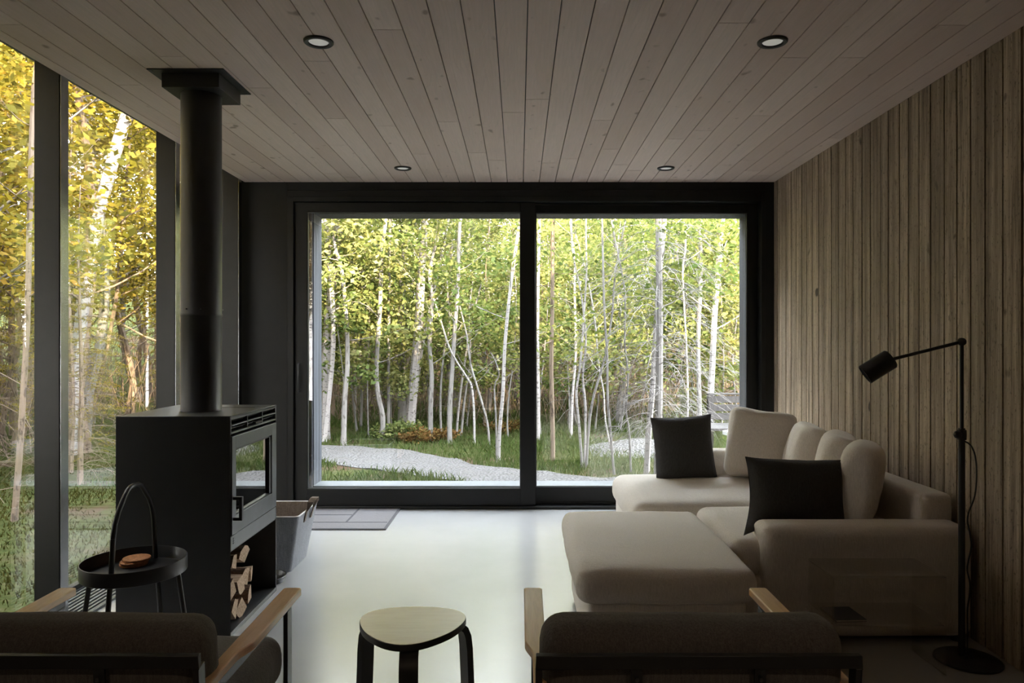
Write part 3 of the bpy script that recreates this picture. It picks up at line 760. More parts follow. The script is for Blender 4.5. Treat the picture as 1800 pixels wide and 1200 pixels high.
hd = part(MB().lathe([(0, -.006), (.036, -.006), (.041, .0), (.0415, .115), (.0385, .115), (.038, .01), (0, .01)], n=36, mat=Matrix.Translation(hc) @ rot), 'lamp_head', 'black_metal', fl_, smooth=True)
sub(MB().lathe([(0, .085), (.037, .085), (.037, .080), (0, .080)], n=30, mat=Matrix.Translation(hc) @ rot), 'diffuser', 'white_lens', hd, root=fl_, smooth=True)
cp_ = [(lx, ly - .012, .88), (lx + .022, ly - .02, .865), (lx + .042, ly - .02, .82), (lx + .048, ly - .02, .74), (lx + .040, ly - .02, .66), (lx + .018, ly - .02, .60), (lx + .012, ly - .018, .56), (lx + .020, ly - .018, .52), (lx + .028, ly - .018, .46), (lx + .016, ly - .018, .40), (lx + .012, ly - .017, .36), (lx + .022, ly - .018, .31), (lx + .020, ly - .018, .26), (lx + .013, ly - .017, .20), (lx + .014, ly - .016, .1), (lx + .014, ly - .016, .02)]
sp_ = []
for i in range(len(cp_) - 1):
    a, b = Vector(cp_[i]), Vector(cp_[i + 1]); p0 = Vector(cp_[max(i - 1, 0)]); p3 = Vector(cp_[min(i + 2, len(cp_) - 1)])
    for k in range(4):
        t_ = k / 4; sp_.append(.5 * ((2 * a) + (b - p0) * t_ + (2 * p0 - 5 * a + 4 * b - p3) * t_ ** 2 + (-p0 + 3 * a - 3 * b + p3) * t_ ** 3))
sp_.append(Vector(cp_[-1]))
part(MB().tube(sp_, .0032, 8), 'cable', 'black_metal', fl_, smooth=True)

# ------------------------------------------------------------------ three legged stool
sx_, sy_ = -.318, 2.14
sl_ = thing('stool', 'three-legged bentwood stool with pale rounded triangular seat and black legs', 'stool', (sx_, sy_, 0))
def tri_outline(k=1.0, n=66):
    P = []
    for i in range(n):
        a = 2 * PI * i / n
        r = .155 * (1 + .085 * math.cos(3 * (a - R(-90))) + .012 * math.cos(6 * (a - R(-90))))
        P.append((sx_ + r * k * math.cos(a) * 1.0, sy_ + .010 + r * k * math.sin(a) * .93))
    return P
part(MB().prism(tri_outline(1.0), .430, .4485), 'seat_edge', 'black_metal', sl_, bevel=.002)
part(MB().prism(tri_outline(.988), .4487, .4500), 'seat', 'birch_ply', sl_)
for a in (-90 + 6, 30 + 2, 150 - 2):
    ca, sa = math.cos(R(a)), math.sin(R(a)); wv = Vector((-sa, ca, 0))
    prof = [(.03, .424), (.10, .424), (.130, .4235), (.152, .417), (.168, .402), (.177, .38), (.182, .34), (.190, .16), (.197, 0)]
    mb = MB(); vs, fs = [], []
    for i, (r, z_) in enumerate(prof):
        p = Vector((sx_ + ca * r, sy_ + .008 + sa * r, z_)); a0 = Vector((prof[max(i - 1, 0)][0], prof[max(i - 1, 0)][1])); a1 = Vector((prof[min(i + 1, 8)][0], prof[min(i + 1, 8)][1]))
        tg = (a1 - a0).normalized(); nn = Vector((ca * -tg.y, sa * -tg.y, tg.x)); hw, ht = .026, .010
        for (u, v_) in ((-hw, -ht), (hw, -ht), (hw, ht), (-hw, ht)): vs.append(p + wv * u - nn * v_)
    for i in range(len(prof) - 1):
        for k in range(4): fs.append((i * 4 + k, i * 4 + (k + 1) % 4, (i + 1) * 4 + (k + 1) % 4, (i + 1) * 4 + k))
    fs.append((0, 1, 2, 3)); n_ = (len(prof) - 1) * 4; fs.append((n_ + 3, n_ + 2, n_ + 1, n_))
    mb.v, mb.f, mb.mi = [tuple(v_ - Vector((0, 0, .0045))) if False else tuple(v_) for v_ in vs], fs, [0] * len(fs)
    mb.v = [(p[0], p[1], max(0.0, min(p[2], .4298))) for p in mb.v]
    part(mb, 'leg', 'black_metal', sl_, smooth=True)

# ------------------------------------------------------------------ armchairs
def armchair(name, loc, label, rz=0):
    """seen from behind: local +Y is where the sitter looks, origin on the floor under the back frame"""
    root = thing(name, label, 'armchair', loc, 'low lounge chairs facing the sliding door', rz)
    W = .335
    for s_ in (-1, 1):
        # arm board: wide at its front end, stepped narrower on the outer side
        o_, i_ = W * s_, (W - .050) * s_; n_ = (W - .016) * s_
        poly = [(n_, -.05), (n_, .185), (s_ * (W - .014), .20), (s_ * (W - .003), .235), (o_, .25), (o_, .600), (s_ * (W - .004), .608), (s_ * (W - .045), .608), (i_, .600), (i_ + s_ * .004, .18), (i_ + s_ * .010, -.05)]
        arm = MB().prism(poly if s_ > 0 else poly[::-1], .580, .600).build('arm', 'oak_arm', root, bevel=.003)
        c_ = (W - .026) * s_
        MB().box((c_ - .005, -.03, .556), (c_ + .005, .585, .5795)).build('arm_rail', 'chair_metal', root, bevel=.001)
        MB().box((c_ - .006, .545, 0), (c_ + .006, .582, .556)).build('leg', 'chair_metal', root, bevel=.0015)
        MB().box((c_ - .006, -.045, 0), (c_ + .006, -.010, .556)).build('leg', 'chair_metal', root, bevel=.0015)
        MB().box((c_ - .005, -.010, .33), (c_ + .005, .545, .358)).build('side_rail', 'chair_metal', root, bevel=.0015)
    # back frame
    mb = MB(); fx = .315; tilt = Matrix.Rotation(R(6), 4, 'X')
    def tb(a, b): mb.box(a, b, mat=Matrix.Translation((0, -.0, .672)) @ Matrix.Rotation(R(5), 4, 'X'))
    tb((-fx, 0, -.026), (fx, .014, 0)); tb((-fx, 0, -.30), (-fx + .012, .03, -.026)); tb((fx - .012, 0, -.30), (fx, .03, -.026)); tb((-fx + .012, .001, -.31), (fx - .012, .012, -.285))
    mb.build('back_frame', 'chair_metal', root, bevel=.0015)
    for x_ in (-.12, .12):
        m2 = MB().box((x_ - .011, .003, -.285), (x_ + .011, .008, -.027), mat=Matrix.Translation((0, 0, .672)) @ Matrix.Rotation(R(5), 4, 'X'))
        sp2 = m2.build('back_strap', 'chair_metal', root)
        m3 = MB().lathe([(0, 0), (.004, .001), (.0045, .003)], n=10, mat=Matrix.Translation((x_, -.001, .625)) @ Matrix.Rotation(R(-90), 4, 'X')).build('screw', 'gunmetal', sp2)
    for y_ in (.10, .50): MB().box((-W + .03, y_, .335), (W - .03, y_ + .03, .352)).build('cross_rail', 'chair_metal', root)
    # cushions
    mb = cushion_box((.612, .125, .42), .05, (0, .010, 0), seed=int(loc[0] * 10) + 30, wr=.002, n=16)
    place(mb, (0, .105, .505), R(5)); mb.build('back_cushion', 'chair_fabric', root, smooth=True, auto=False)
    mb = cushion_box((.600, .50, .13), .05, (0, 0, .008), seed=int(loc[0] * 10) + 40, wr=.002, n=16)
    place(mb, (0, .335, .418), R(2)); mb.build('seat_cushion', 'chair_fabric', root, smooth=True, auto=False)
    return root
armchair('armchair', (.348, 1.405, 0), 'dark cushioned lounge chair with wooden arms, the one right of the stool')
armchair('armchair', (-.935, 1.405, 0), 'dark cushioned lounge chair with wooden arms, the one in front of the stove')

# ------------------------------------------------------------------ patio outside the window end of the sofa
pt = thing('patio_table', 'low white patio table seen outside behind the sofa', 'table', (2.5, 6.85, -.1))
part(MB().prism([(1.935, 6.93), (2.02, 6.45), (3.1, 6.45), (3.1, 7.3), (2.3, 7.3)], .400, .436), 'table_top', 'patio_white', pt, bevel=.003)
for x_, y_ in ((2.25, 6.65), (2.95, 6.65), (2.95, 7.15), (2.45, 7.15)):
    part(MB().tube([(x_, y_, -.1), (x_, y_, .4)], .018, 10), 'leg', 'patio_white', pt)
pb = thing('patio_bench', 'dark slatted bench outside behind the white patio table', 'bench', (2.5, 8.3, -.1))
mb = MB()
for k in range(4): mb.box((2.0, 8.0 + k * .14, .30), (3.4, 8.12 + k * .14, .33))
part(mb, 'seat', 'patio_dark', pb, bevel=.004)
mb = MB()
for k in range(3): mb.box((2.22, 8.60, .36 + k * .1), (3.4, 8.63, .44 + k * .1))
mb.box((2.22, 8.59, .655), (3.4, 8.64, .675))
part(mb, 'backrest', 'patio_dark', pb, bevel=.004)
for x_ in (2.05, 3.3):
    part(MB().box((x_, 8.02, -.1), (x_ + .06, 8.08, .30)), 'leg', 'patio_dark', pb); part(MB().box((x_ + (.18 if x_ < 3 else 0), 8.57, -.1), (x_ + (.24 if x_ < 3 else .06), 8.63, .66)), 'leg', 'patio_dark', pb)
cr_ = thing('wooden_crate', 'low dark wooden crate outside behind the sofa', 'crate', (2.0, 6.7, -.1))
mb = MB()
for k in range(3): mb.box((1.78, 6.2, -.1 + k * .13), (2.6, 6.22, .02 + k * .13)).box((1.78, 6.22, -.1 + k * .13), (1.80, 6.42, .02 + k * .13))
part(mb, 'slats', 'patio_dark', cr_, bevel=.003)
part(MB().box((1.78, 6.2, .285), (2.6, 6.43, .30)), 'lid', 'patio_dark', cr_, bevel=.003)
fp = thing('potted_plant', 'small leafy green plant in a white pot outside the window', 'potted plant', (1.86, 6.32, .3005))
MB().lathe([(0, 0), (.022, 0), (.028, .045), (.025, .045), (.02, .01), (0, .01)], n=20).build('pot', 'ceramic_white', fp, smooth=True)
rg = random.Random(8); mb = MB(); stm = MB()
for k in range(26):
    a = rg.uniform(0, 2 * PI); e = rg.uniform(.02, .085); hgt = rg.uniform(.07, .20)
    tip = Vector((math.cos(a) * e, math.sin(a) * e, hgt)); stm.tube([(0, 0, .01), tip * .5 + Vector((0, 0, .02)), tip], .0012, 4)
    for j in range(4):
        c_ = tip * (1 - j * .12) + Vector((rg.uniform(-.02, .02), rg.uniform(-.02, .02), rg.uniform(-.01, .01))); u = Vector((rg.uniform(-1, 1), rg.uniform(-1, 1), rg.uniform(-.4, .6))).normalized() * .018; v_ = u.cross(Vector((rg.uniform(-1, 1), rg.uniform(-1, 1), 1))).normalized() * .009
        mb.add([c_ - u, c_ + v_, c_ + u, c_ - v_], [(0, 1, 2, 3)])
mb.build('leaves', 'leaf_green', fp); stm.build('stems', 'needle_green', fp)

# ------------------------------------------------------------------ outdoors: ground, path, forest
def gz(x, y):
    h = -.10 + .07 * max(0, y - 12.5) + .08 * max(0, y - 17) + .06 * max(0, -x - 7.5) + .12 * max(0, -x - 10) + .05 * max(0, x - 9)
    k = min(1, max(0, max(y - 9, -x - 3.5) / 3))
    return h + .06 * k * mnoise.noise(Vector((x * .5, y * .5, 0)))
def ground_at(px, py):
    d = 1.378 * F / (py - CY)
    for _ in range(12):
        x = (px - CX) / F * d; d = (CAMZ - gz(x, d)) * F / (py - CY)
    return Vector(((px - CX) / F * d, d, gz((px - CX) / F * d, d)))
mb = MB(); vs, fs = [], []; nx, ny = 90, 80
for j in range(ny + 1):
    for i in range(nx + 1):
        x_ = -27 + 54 * i / nx; y_ = -6 + 40 * (j / ny); vs.append((x_, y_, gz(x_, y_) if not (-2.4 < x_ < 2.2 and y_ < 5.8) else -.17))
for j in range(ny):
    for i in range(nx):
        a = j * (nx + 1) + i; fs.append((a, a + 1, a + nx + 2, a + nx + 1))
mb.add(vs, fs); g_ = mb.build('ground', 'forest_ground', smooth=True, auto=False); g_['kind'] = 'structure'; g_['label'] = 'mossy forest floor around the house'
# gravel path, from traced edges on the ground
up = [(470, 783), (573, 785), (630, 786), (687, 790), (750, 798), (792, 807), (855, 821), (914, 827), (960, 829), (1010, 836), (1060, 841), (1120, 841), (1200, 842), (1320, 838), (1420, 830)]
lo = [(470, 800), (564, 812), (613, 820), (665, 828), (708, 834), (750, 839), (792, 846), (855, 856), (914, 858), (960, 859), (1010, 860), (1060, 861), (1120, 862), (1200, 862), (1320, 862), (1420, 862)]
def interp(pl, x_):
    for a, b in zip(pl, pl[1:]):
        if a[0] <= x_ <= b[0]: return a[1] + (b[1] - a[1]) * (x_ - a[0]) / (b[0] - a[0])
    return pl[0][1] if x_ < pl[0][0] else pl[-1][1]
mb = MB(); vs, fs = [], []; n1, n2 = 120, 16
for i in range(n1 + 1):
    px = 470 + 950 * i / n1
    for j in range(n2 + 1):
        a, b = interp(up, px), interp(lo, px); q = ground_at(px, a + (b - a) * j / n2)
        wob = .10 * mnoise.noise(Vector((q.x * 1.8, q.y * 1.8, 3))) * (1 if j in (0, n2) else 0)
        vs.append((q.x, q.y + wob, gz(q.x, q.y + wob) + .012 + .022 * mnoise.noise(Vector((q.x * 3, q.y * 3, 1))) + (.0 if j in (0, n2) else .012)))
for i in range(n1):
    for j in range(n2):
        a = i * (n2 + 1) + j; fs.append((a, a + 1, a + n2 + 2, a + n2 + 1))
mb.add(vs, fs)
q = ground_at(1128, 792)
gp = mb.build('gravel_path', 'gravel', smooth=True, auto=False); gp['kind'] = 'structure'; gp['label'] = 'pale crushed stone path curving past the sliding door'
mb = MB(); vs = [(q.x, q.y, q.z + .16)]; fs = []
for k in range(3):
    for i in range(20):
        a = 2 * PI * i / 20; r_ = (k + 1) * .22 * (1 + .18 * mnoise.noise(Vector((math.cos(a) * 2, math.sin(a) * 2, k)))); zz = (.12, .06, -.02)[k]
        vs.append((q.x + math.cos(a) * r_ * 1.3, q.y + math.sin(a) * r_, q.z + zz + .02 * mnoise.noise(Vector((a * 2, k, 5)))))
for i in range(20):
    i2 = (i + 1) % 20; fs.append((0, 1 + i, 1 + i2))
    for k in range(2): fs.append((1 + k * 20 + i, 1 + (k + 1) * 20 + i, 1 + (k + 1) * 20 + i2, 1 + k * 20 + i2))
gh = mb.add(vs, fs).build('gravel_heap', 'gravel', smooth=True, auto=False); tag(gh, 'low heap of pale gravel behind the white birch outside', 'gravel', kind='stuff')

def on_path(x_, y_):
    px = CX + F * x_ / y_; py = CY + F * (CAMZ + .1) / y_
    return 470 < px < 1420 and interp(up, px) + 1 < py < interp(lo, px) - 1 if y_ > 6 else False

def np_obj(name, V, nf, k, mat, parent=None):
    me = bpy.data.meshes.new(name); me.vertices.add(len(V)); me.vertices.foreach_set('co', V.astype(np.float32).ravel())
    me.loops.add(nf * k); me.loops.foreach_set('vertex_index', np.arange(nf * k, dtype=np.int32))
    me.polygons.add(nf); me.polygons.foreach_set('loop_start', np.arange(0, nf * k, k, dtype=np.int32)); me.polygons.foreach_set('loop_total', np.full(nf, k, dtype=np.int32))
    me.update(calc_edges=True); me.materials.append(M[mat])
    o = bpy.data.objects.new(name, me); COL.objects.link(o); o.parent = parent; return o
# grass blades
nr = np.random.default_rng(4)
def grass(name, xr, yr, n, h, label, cond=None, mat='grass_blade'):
    X = nr.uniform(*xr, n); Y = nr.uniform(yr[0] ** .5, yr[1] ** .5, n) ** 2 if yr[0] > 0 else nr.uniform(*yr, n)
    den = np.array([mnoise.noise(Vector((a * .9, b * .9, 9))) for a, b in zip(X, Y)])
    keep = np.array([(not on_path(a, b)) and (cond is None or cond(a, b)) for a, b in zip(X, Y)]) & (nr.random(n) < np.clip(.70 + den * 1.6, .05, 1))
    X, Y, den = X[keep], Y[keep], den[keep]; n = len(X); Z = np.array([gz(a, b) for a, b in zip(X, Y)])
    a = nr.uniform(0, 2 * PI, n); hh = h * nr.uniform(.4, 1.3, n) * (1 + .6 * den); wd = nr.uniform(.003, .007, n) * (1 + .12 * np.maximum(0, Y - 6)); lean = nr.uniform(.1, .9, n) * hh; a2 = nr.uniform(0, 2 * PI, n)
    P = np.stack([X, Y, Z - .005], 1); D = np.stack([np.cos(a) * wd, np.sin(a) * wd, 0 * a], 1)
    T = P + np.stack([np.cos(a2) * lean, np.sin(a2) * lean, hh], 1); Mi = P + np.stack([np.cos(a2) * lean * .35, np.sin(a2) * lean * .35, hh * .6], 1)
    V = np.stack([P - D, P + D, Mi + D * .6, T, Mi - D * .6], 1).reshape(-1, 3)
    o = np_obj(name, V, n, 5, mat); return tag(o, label, 'grass', kind='stuff')
grass('grass', (-4.2, 5.5), (6.9, 14.5), 75000, .085, 'uneven green grass growing on both sides of the gravel path')
grass('grass', (-8.0, -2.5), (2.0, 9.0), 46000, .032, 'short mossy grass outside the glazed left wall', mat='moss_blade', cond=lambda a, b: a > -8 and not (b > 6.9 and a > -4.2))

# leaves
class Leaves:
    def __init__(s): s.c, s.s, s.n = [], [], 0
    def cluster(s, p, n, spread, size, rg, flat=.6):
        p = np.array(p); c = rg.normal(0, 1, (n, 3)) * np.array([spread, spread, spread * flat]) + p
        s.c.append(c); s.s.append(rg.uniform(.6, 1.25, n) * size)
    def build(s, name, mat, parent, rg, flat=.55, narrow=.55):
        c = np.concatenate(s.c); sz = np.concatenate(s.s)[:, None]; n = len(c)
        u = rg.normal(0, 1, (n, 3)) * np.array([1, 1, .55]); u /= np.linalg.norm(u, axis=1)[:, None]
        k = rg.normal(0, 1, (n, 3)) * np.array([flat, flat, 1]); v = np.cross(u, k); v /= np.linalg.norm(v, axis=1)[:, None] + 1e-9
        V = np.stack([c - u * sz, c + v * sz * narrow - u * sz * .1, c + u * sz, c - v * sz * narrow - u * sz * .1], 1).reshape(-1, 3)
        return np_obj(name, V, n, 4, mat, parent)
def bez(a, b, c_, n):
    return [a * (1 - t) ** 2 + b * 2 * t * (1 - t) + c_ * t * t for t in [i / n for i in range(n + 1)]]
def along(path, t):
    f_ = t * (len(path) - 1); i = min(int(f_), len(path) - 2); return path[i].lerp(path[i + 1], f_ - i)
def grow(path, r0, r1, seed, root, bark_m, leaf_m=None, b0=.25, nb=14, blen=1.2, rise=.7, nleaf=60, lsize=.045, spread=.16, sides=7, twigs=3, droop=0.0, bstart_bare=0.0, trunk_parts=None, brad=1.0):
    rg = random.Random(seed); nrg = np.random.default_rng(seed); n = len(path)
    rad = [r0 + (r1 - r0) * i / (n - 1) for i in range(n)]; rad[0] *= 1.25
    mb = MB().tube(path, rad, sides); br = MB(); lv = Leaves(); any_l = False
    for k in range(nb):
        t = b0 + (1 - b0) * (k + rg.random()) / nb; p = along(path, min(.985, t)); az = k * 2.4 + rg.uniform(-.5, .5); L = blen * (1.15 - .75 * t) * rg.uniform(.6, 1.25)
        d = Vector((math.cos(az), math.sin(az), 0)); e = p + d * L + Vector((0, 0, rise * L * rg.uniform(.6, 1.2) - droop * L)); m_ = p + d * L * .5 + Vector((0, 0, rise * L * .25 + droop * L * .12))
        bp = bez(p, m_, e, 5); rb = max(.004, (r0 + (r1 - r0) * t) * .30) * brad
        br.tube(bp, [rb * (1 - .8 * i / 5) for i in range(6)], 4, cap=False)
        tips = [e]
        for j in range(twigs):
            q = along(bp, rg.uniform(.35, .9)); a2 = az + rg.uniform(-1.2, 1.2); l2 = L * rg.uniform(.25, .5)
            e2 = q + Vector((math.cos(a2), math.sin(a2), 0)) * l2 + Vector((0, 0, (rise * .6 - droop) * l2)); br.tube([q, q.lerp(e2, .5) + Vector((0, 0, .03)), e2], [rb * .45, rb * .3, rb * .12], 3, cap=False); tips.append(e2); tips.append(q.lerp(e2, .5))
        if leaf_m and t > bstart_bare:
            for q in tips: lv.cluster(q, max(1, int(nleaf * rg.uniform(.5, 1.3))), spread, lsize, nrg); any_l = True
    if nb <= 9: mb.add(br.v, br.f); br = MB()
    tr = mb.build('trunk', bark_m, root, smooth=True)
    if br.v: br.build('branches', bark_m, root, smooth=True, auto=False)
    if any_l: lv.build('foliage', leaf_m, root, nrg)
    return tr
def meander(H, rg, amp=.12, n=12, lean=(0, 0)):
    p1, p2 = rg.uniform(0, 6), rg.uniform(0, 6)
    return [Vector((lean[0] * z + amp * math.sin(z * 1.1 + p1) * min(1, z), lean[1] * z + amp * math.sin(z * .9 + p2) * min(1, z), z)) for z in [H * i / n for i in range(n + 1)]]
def spruce(root, seed, H, bark_m, leaf_m, z0=.5, dead=1.8, r0=.07, reach=1.25):
    rg = random.Random(seed); nrg = np.random.default_rng(seed); path = meander(H, rg, .03); mb = MB().tube(path, [r0 * (1 - .85 * i / 12) for i in range(13)], 7); br = MB(); P0, P1 = [], []
    z = z0; k = 0
    while z < H * .98:
        for j in range(4 if z > dead else 5):
            az = k * 2.1 + j * 1.5 + rg.uniform(-.3, .3); L = reach * (1.05 - z / H) * rg.uniform(.7, 1.15) + .12; d = Vector((math.cos(az), math.sin(az), 0)); p = along(path, z / H)
            dr = -.35 if z < dead else -.12
            e = p + d * L + Vector((0, 0, dr * L)); m_ = p + d * L * .55 + Vector((0, 0, .16 * L)); bp = bez(p, m_, e, 5)
            br.tube(bp, [.009 * (1 - .8 * i / 5) for i in range(6)], 3, cap=False)
            for q_ in range(7 if z > dead else 6):
                t = rg.uniform(.2, 1); a = along(bp, t); side = rg.choice((-1, 1)); l2 = L * .38 * (1.15 - t) + .07
                e2 = a + (d * .6 + Vector((-d.y, d.x, 0)) * side).normalized() * l2 + Vector((0, 0, -.25 * l2 if z > dead else rg.uniform(-.5, .1) * l2))
                br.tube([a, e2], [.004, .0012], 3, cap=False)
                if z > dead * rg.uniform(.6, 1.0): P0.append(tuple(a)); P1.append(tuple(e2))
            if z > dead * .8: P0.append(tuple(along(bp, .3))); P1.append(tuple(e))
        z += .2 + rg.uniform(0, .1); k += 1
    mb.build('trunk', bark_m, root, smooth=True); br.build('branches', bark_m, root, smooth=True, auto=False)
    A, B = np.array(P0), np.array(P1); m_ = 26; n = len(A) * m_; t = nrg.uniform(0, 1.05, (len(A), m_, 1)); c = (A[:, None] + (B - A)[:, None] * t).reshape(-1, 3); dirn = np.repeat(B - A, m_, 0); dirn /= np.linalg.norm(dirn, axis=1)[:, None]
    u = dirn * .8 + nrg.normal(0, .6, (n, 3)); u /= np.linalg.norm(u, axis=1)[:, None]; sz = nrg.uniform(.03, .055, (n, 1)); v = np.cross(u, nrg.normal(0, 1, (n, 3))); v /= np.linalg.norm(v, axis=1)[:, None]
    V = np.stack([c, c + u * sz * .5 + v * .007, c + u * sz, c + u * sz * .5 - v * .007], 1).reshape(-1, 3)
    np_obj('foliage', V, n, 4, leaf_m, root)

def tree_thing(name, label, group=None, cat='tree'):
    return thing(name, label, cat, (0, 0, 0), group)
# ---- prototypes (each is itself one of the placed trees)
protos = {'sapling': [], 'slim': [], 'spruce': [], 'pole': [], 'gold': [], 'goldspruce': []}
for i in range(4):
    t_ = tree_thing('slim_tree', 'x'); rg = random.Random(50 + i)
    grow(meander(6.6 + i * .4, rg, .16, lean=(rg.uniform(-.06, .06), 0)), .055 + .012 * (i % 2), .015, 60 + i, t_, ('bark_grey', 'bark_birch', 'bark_tan', 'bark_grey')[i], 'leaf_green', b0=.20, nb=20, blen=1.25, nleaf=72, lsize=.037, spread=.23)
    protos['slim'].append(t_)
for i in range(3):
    t_ = tree_thing('spruce_tree', 'x'); spruce(t_, 80 + i, 6.2 + i * .5, 'bark_grey', 'needle_green', dead=1.5 + .5 * i); protos['spruce'].append(t_)
for i in range(4):
    t_ = tree_thing('thin_tree', 'x'); rg = random.Random(90 + i)
    grow(meander(5.5 + .4 * i, rg, .10, lean=(rg.uniform(-.12, .12), rg.uniform(-.05, .05))), .028 + .006 * i, .008, 95 + i, t_, ('bark_grey', 'bark_birch', 'bark_tan', 'bark_grey')[i], 'leaf_green', b0=.34, nb=15, blen=.8, nleaf=38, lsize=.034, spread=.18, twigs=2)
    protos['pole'].append(t_)
for i in range(3):
    t_ = tree_thing('golden_tree', 'x'); rg = random.Random(120 + i)
    grow(meander(7.4 + i * .5, rg, .2, lean=(rg.uniform(-.12, .12), .03)), .07, .02, 130 + i, t_, ('bark_tan', 'bark_grey', 'bark_tan')[i], 'leaf_gold', b0=.16, nb=24, blen=1.5, nleaf=54, lsize=.040, spread=.24)
    protos['gold'].append(t_)
for i in range(2):
    t_ = tree_thing('spruce_tree', 'x'); spruce(t_, 140 + i, 7.0 + i * .6, 'bark_tan', 'leaf_gold', dead=1.4 + .5 * i, reach=1.5); protos['goldspruce'].append(t_)
for i in range(3):
    t_ = tree_thing('leafy_sapling', 'x'); rg = random.Random(150 + i)
    grow(meander(2.5 + .3 * i, rg, .10), .014, .005, 155 + i, t_, 'bark_grey', 'leaf_green', b0=.22, nb=14, blen=.75, rise=.35, nleaf=26, lsize=.040, spread=.13, twigs=3, brad=.8)
    protos['sapling'].append(t_)
used = set()
def plant(kind, x_, y_, sc, rz, label, group, k):
    p = protos[kind][k % len(protos[kind])]
    if p.name in used: o = copy_tree(p)
    else: o = p; used.add(p.name)
    o.location = (x_, y_, gz(x_, y_) - .03); o.rotation_euler = (0, 0, rz); o.scale = (sc,) * 3
    o['label'] = label; o['group'] = group; o['category'] = 'tree'; return o
LB = {'sapling': ('low leafy sapling in the undergrowth at the edge of the forest beyond the door', 'leafy saplings at the forest edge'),
      'slim': ('slim leafy tree among the dense forest beyond the sliding door', 'leafy trees beyond the sliding door'),
      'spruce': ('drooping needle tree among the dense forest beyond the sliding door', 'spruces beyond the sliding door'),
      'pole': ('thin bare-stemmed young tree in the thicket beyond the sliding door', 'thin stems beyond the sliding door'),
      'gold': ('golden leafed tree in the sunlit forest outside the glazed left wall', 'golden trees outside the glazed left wall'),
      'goldspruce': ('golden-lit needle tree in the forest outside the glazed left wall', 'spruces outside the glazed left wall')}
rg = random.Random(21); placed = []
def scatter_trees(n, ymin, ymax, a0, a1, kinds, mind, cond=None, sc=(.66, .84)):
    c = 0; tries = 0
    while c < n and tries < n * 60:
        tries += 1; y_ = math.sqrt(rg.uniform(ymin ** 2, ymax ** 2)); x_ = rg.uniform(a0, a1) * y_
        if cond and not cond(x_, y_): continue
        if any((x_ - a) ** 2 + (y_ - b) ** 2 < mind ** 2 for a, b in placed): continue
        kd = rg.choice(kinds); placed.append((x_, y_)); c += 1
        plant(kd, x_, y_, rg.uniform(*sc) * (.86 + .022 * (y_ - 11)), rg.uniform(0, 6.28), LB[kd][0], LB[kd][1], rg.randrange(12))
scatter_trees(34, 11.6, 14.5, -.36, .36, ('pole', 'pole', 'slim', 'spruce'), .35)
scatter_trees(112, 14.0, 25, -.40, .62, ('slim', 'spruce', 'slim', 'pole', 'spruce'), .6)
scatter_trees(12, 9.5, 16, .40, .80, ('slim', 'spruce', 'pole'), .9)
scatter_trees(26, 18, 27, -.38, .40, ('slim', 'spruce'), .6, sc=(.95, 1.1))
left_ok = lambda x_, y_: x_ < -5.2 - .1 * max(0, 4 - y_) and not (x_ > -.42 * y_ - .5 and y_ > 9)
c0 = 0
while c0 < 106:
    x_ = -rg.uniform(5.0 ** .5, 17 ** .5) ** 2; y_ = rg.uniform(-6.0, 18)
    if not left_ok(x_, y_) or (y_ > 0 and x_ / y_ > -.38) or any((x_ - a) ** 2 + (y_ - b) ** 2 < .55 for a, b in placed): continue
    kd = rg.choice(('gold', 'gold', 'goldspruce', 'gold')); placed.append((x_, y_)); c0 += 1
    plant(kd, x_, y_, rg.uniform(.85, 1.2), rg.uniform(0, 6.28), LB[kd][0], LB[kd][1], rg.randrange(12))
c0 = 0
while c0 < 26:  # unseen trees added behind left to keep bright sky off the posts
    x_ = -rg.uniform(4.6, 12); y_ = rg.uniform(-12, 1.2)
    if any((x_ - a) ** 2 + (y_ - b) ** 2 < .5 for a, b in placed): continue
    kd = rg.choice(('gold', 'goldspruce')); placed.append((x_, y_)); c0 += 1
    plant(kd, x_, y_, rg.uniform(.95, 1.3), rg.uniform(0, 6.28), LB[kd][0], LB[kd][1], rg.randrange(12))
for (x_, y_, s_) in ((-4.75, 7.7, .50), (-4.25, 7.05, .42), (-5.5, 7.0, .55), (-6.4, 7.9, .6), (-5.0, 5.6, .40), (-6.0, 4.9, .5), (-3.9, 8.6, .5), (-7.2, 6.3, .6)):
    placed.append((x_, y_)); plant('goldspruce', x_, y_, s_, x_ * 3, *LB['goldspruce'], int(x_ * 10))
for (px, py, s_) in ((600, 775, 1.0), (648, 768, .9), (690, 762, .8), (628, 758, 1.1), (760, 755, .9), (820, 752, .9), (893, 770, .9), (950, 765, 1.0), (1000, 760, .9), (1045, 757, 1.0), (1090, 760, .9), (1200, 765, 1.0), (1225, 757, 1.2), (1268, 765, 1.1), (1300, 757, 1.2), (545, 765, 1.1), (850, 745, 1.0), (730, 745, 1.0)):
    b = ground_at(px, py); placed.append((b.x, b.y)); plant('sapling', b.x, b.y, s_, px, *LB['sapling'], px)
for kd in protos:
    for p in protos[kd]:
        if p.name not in used: plant(kd, 6 + len(used) * .3, 15, 1, 0, *LB[kd], protos[kd].index(p))

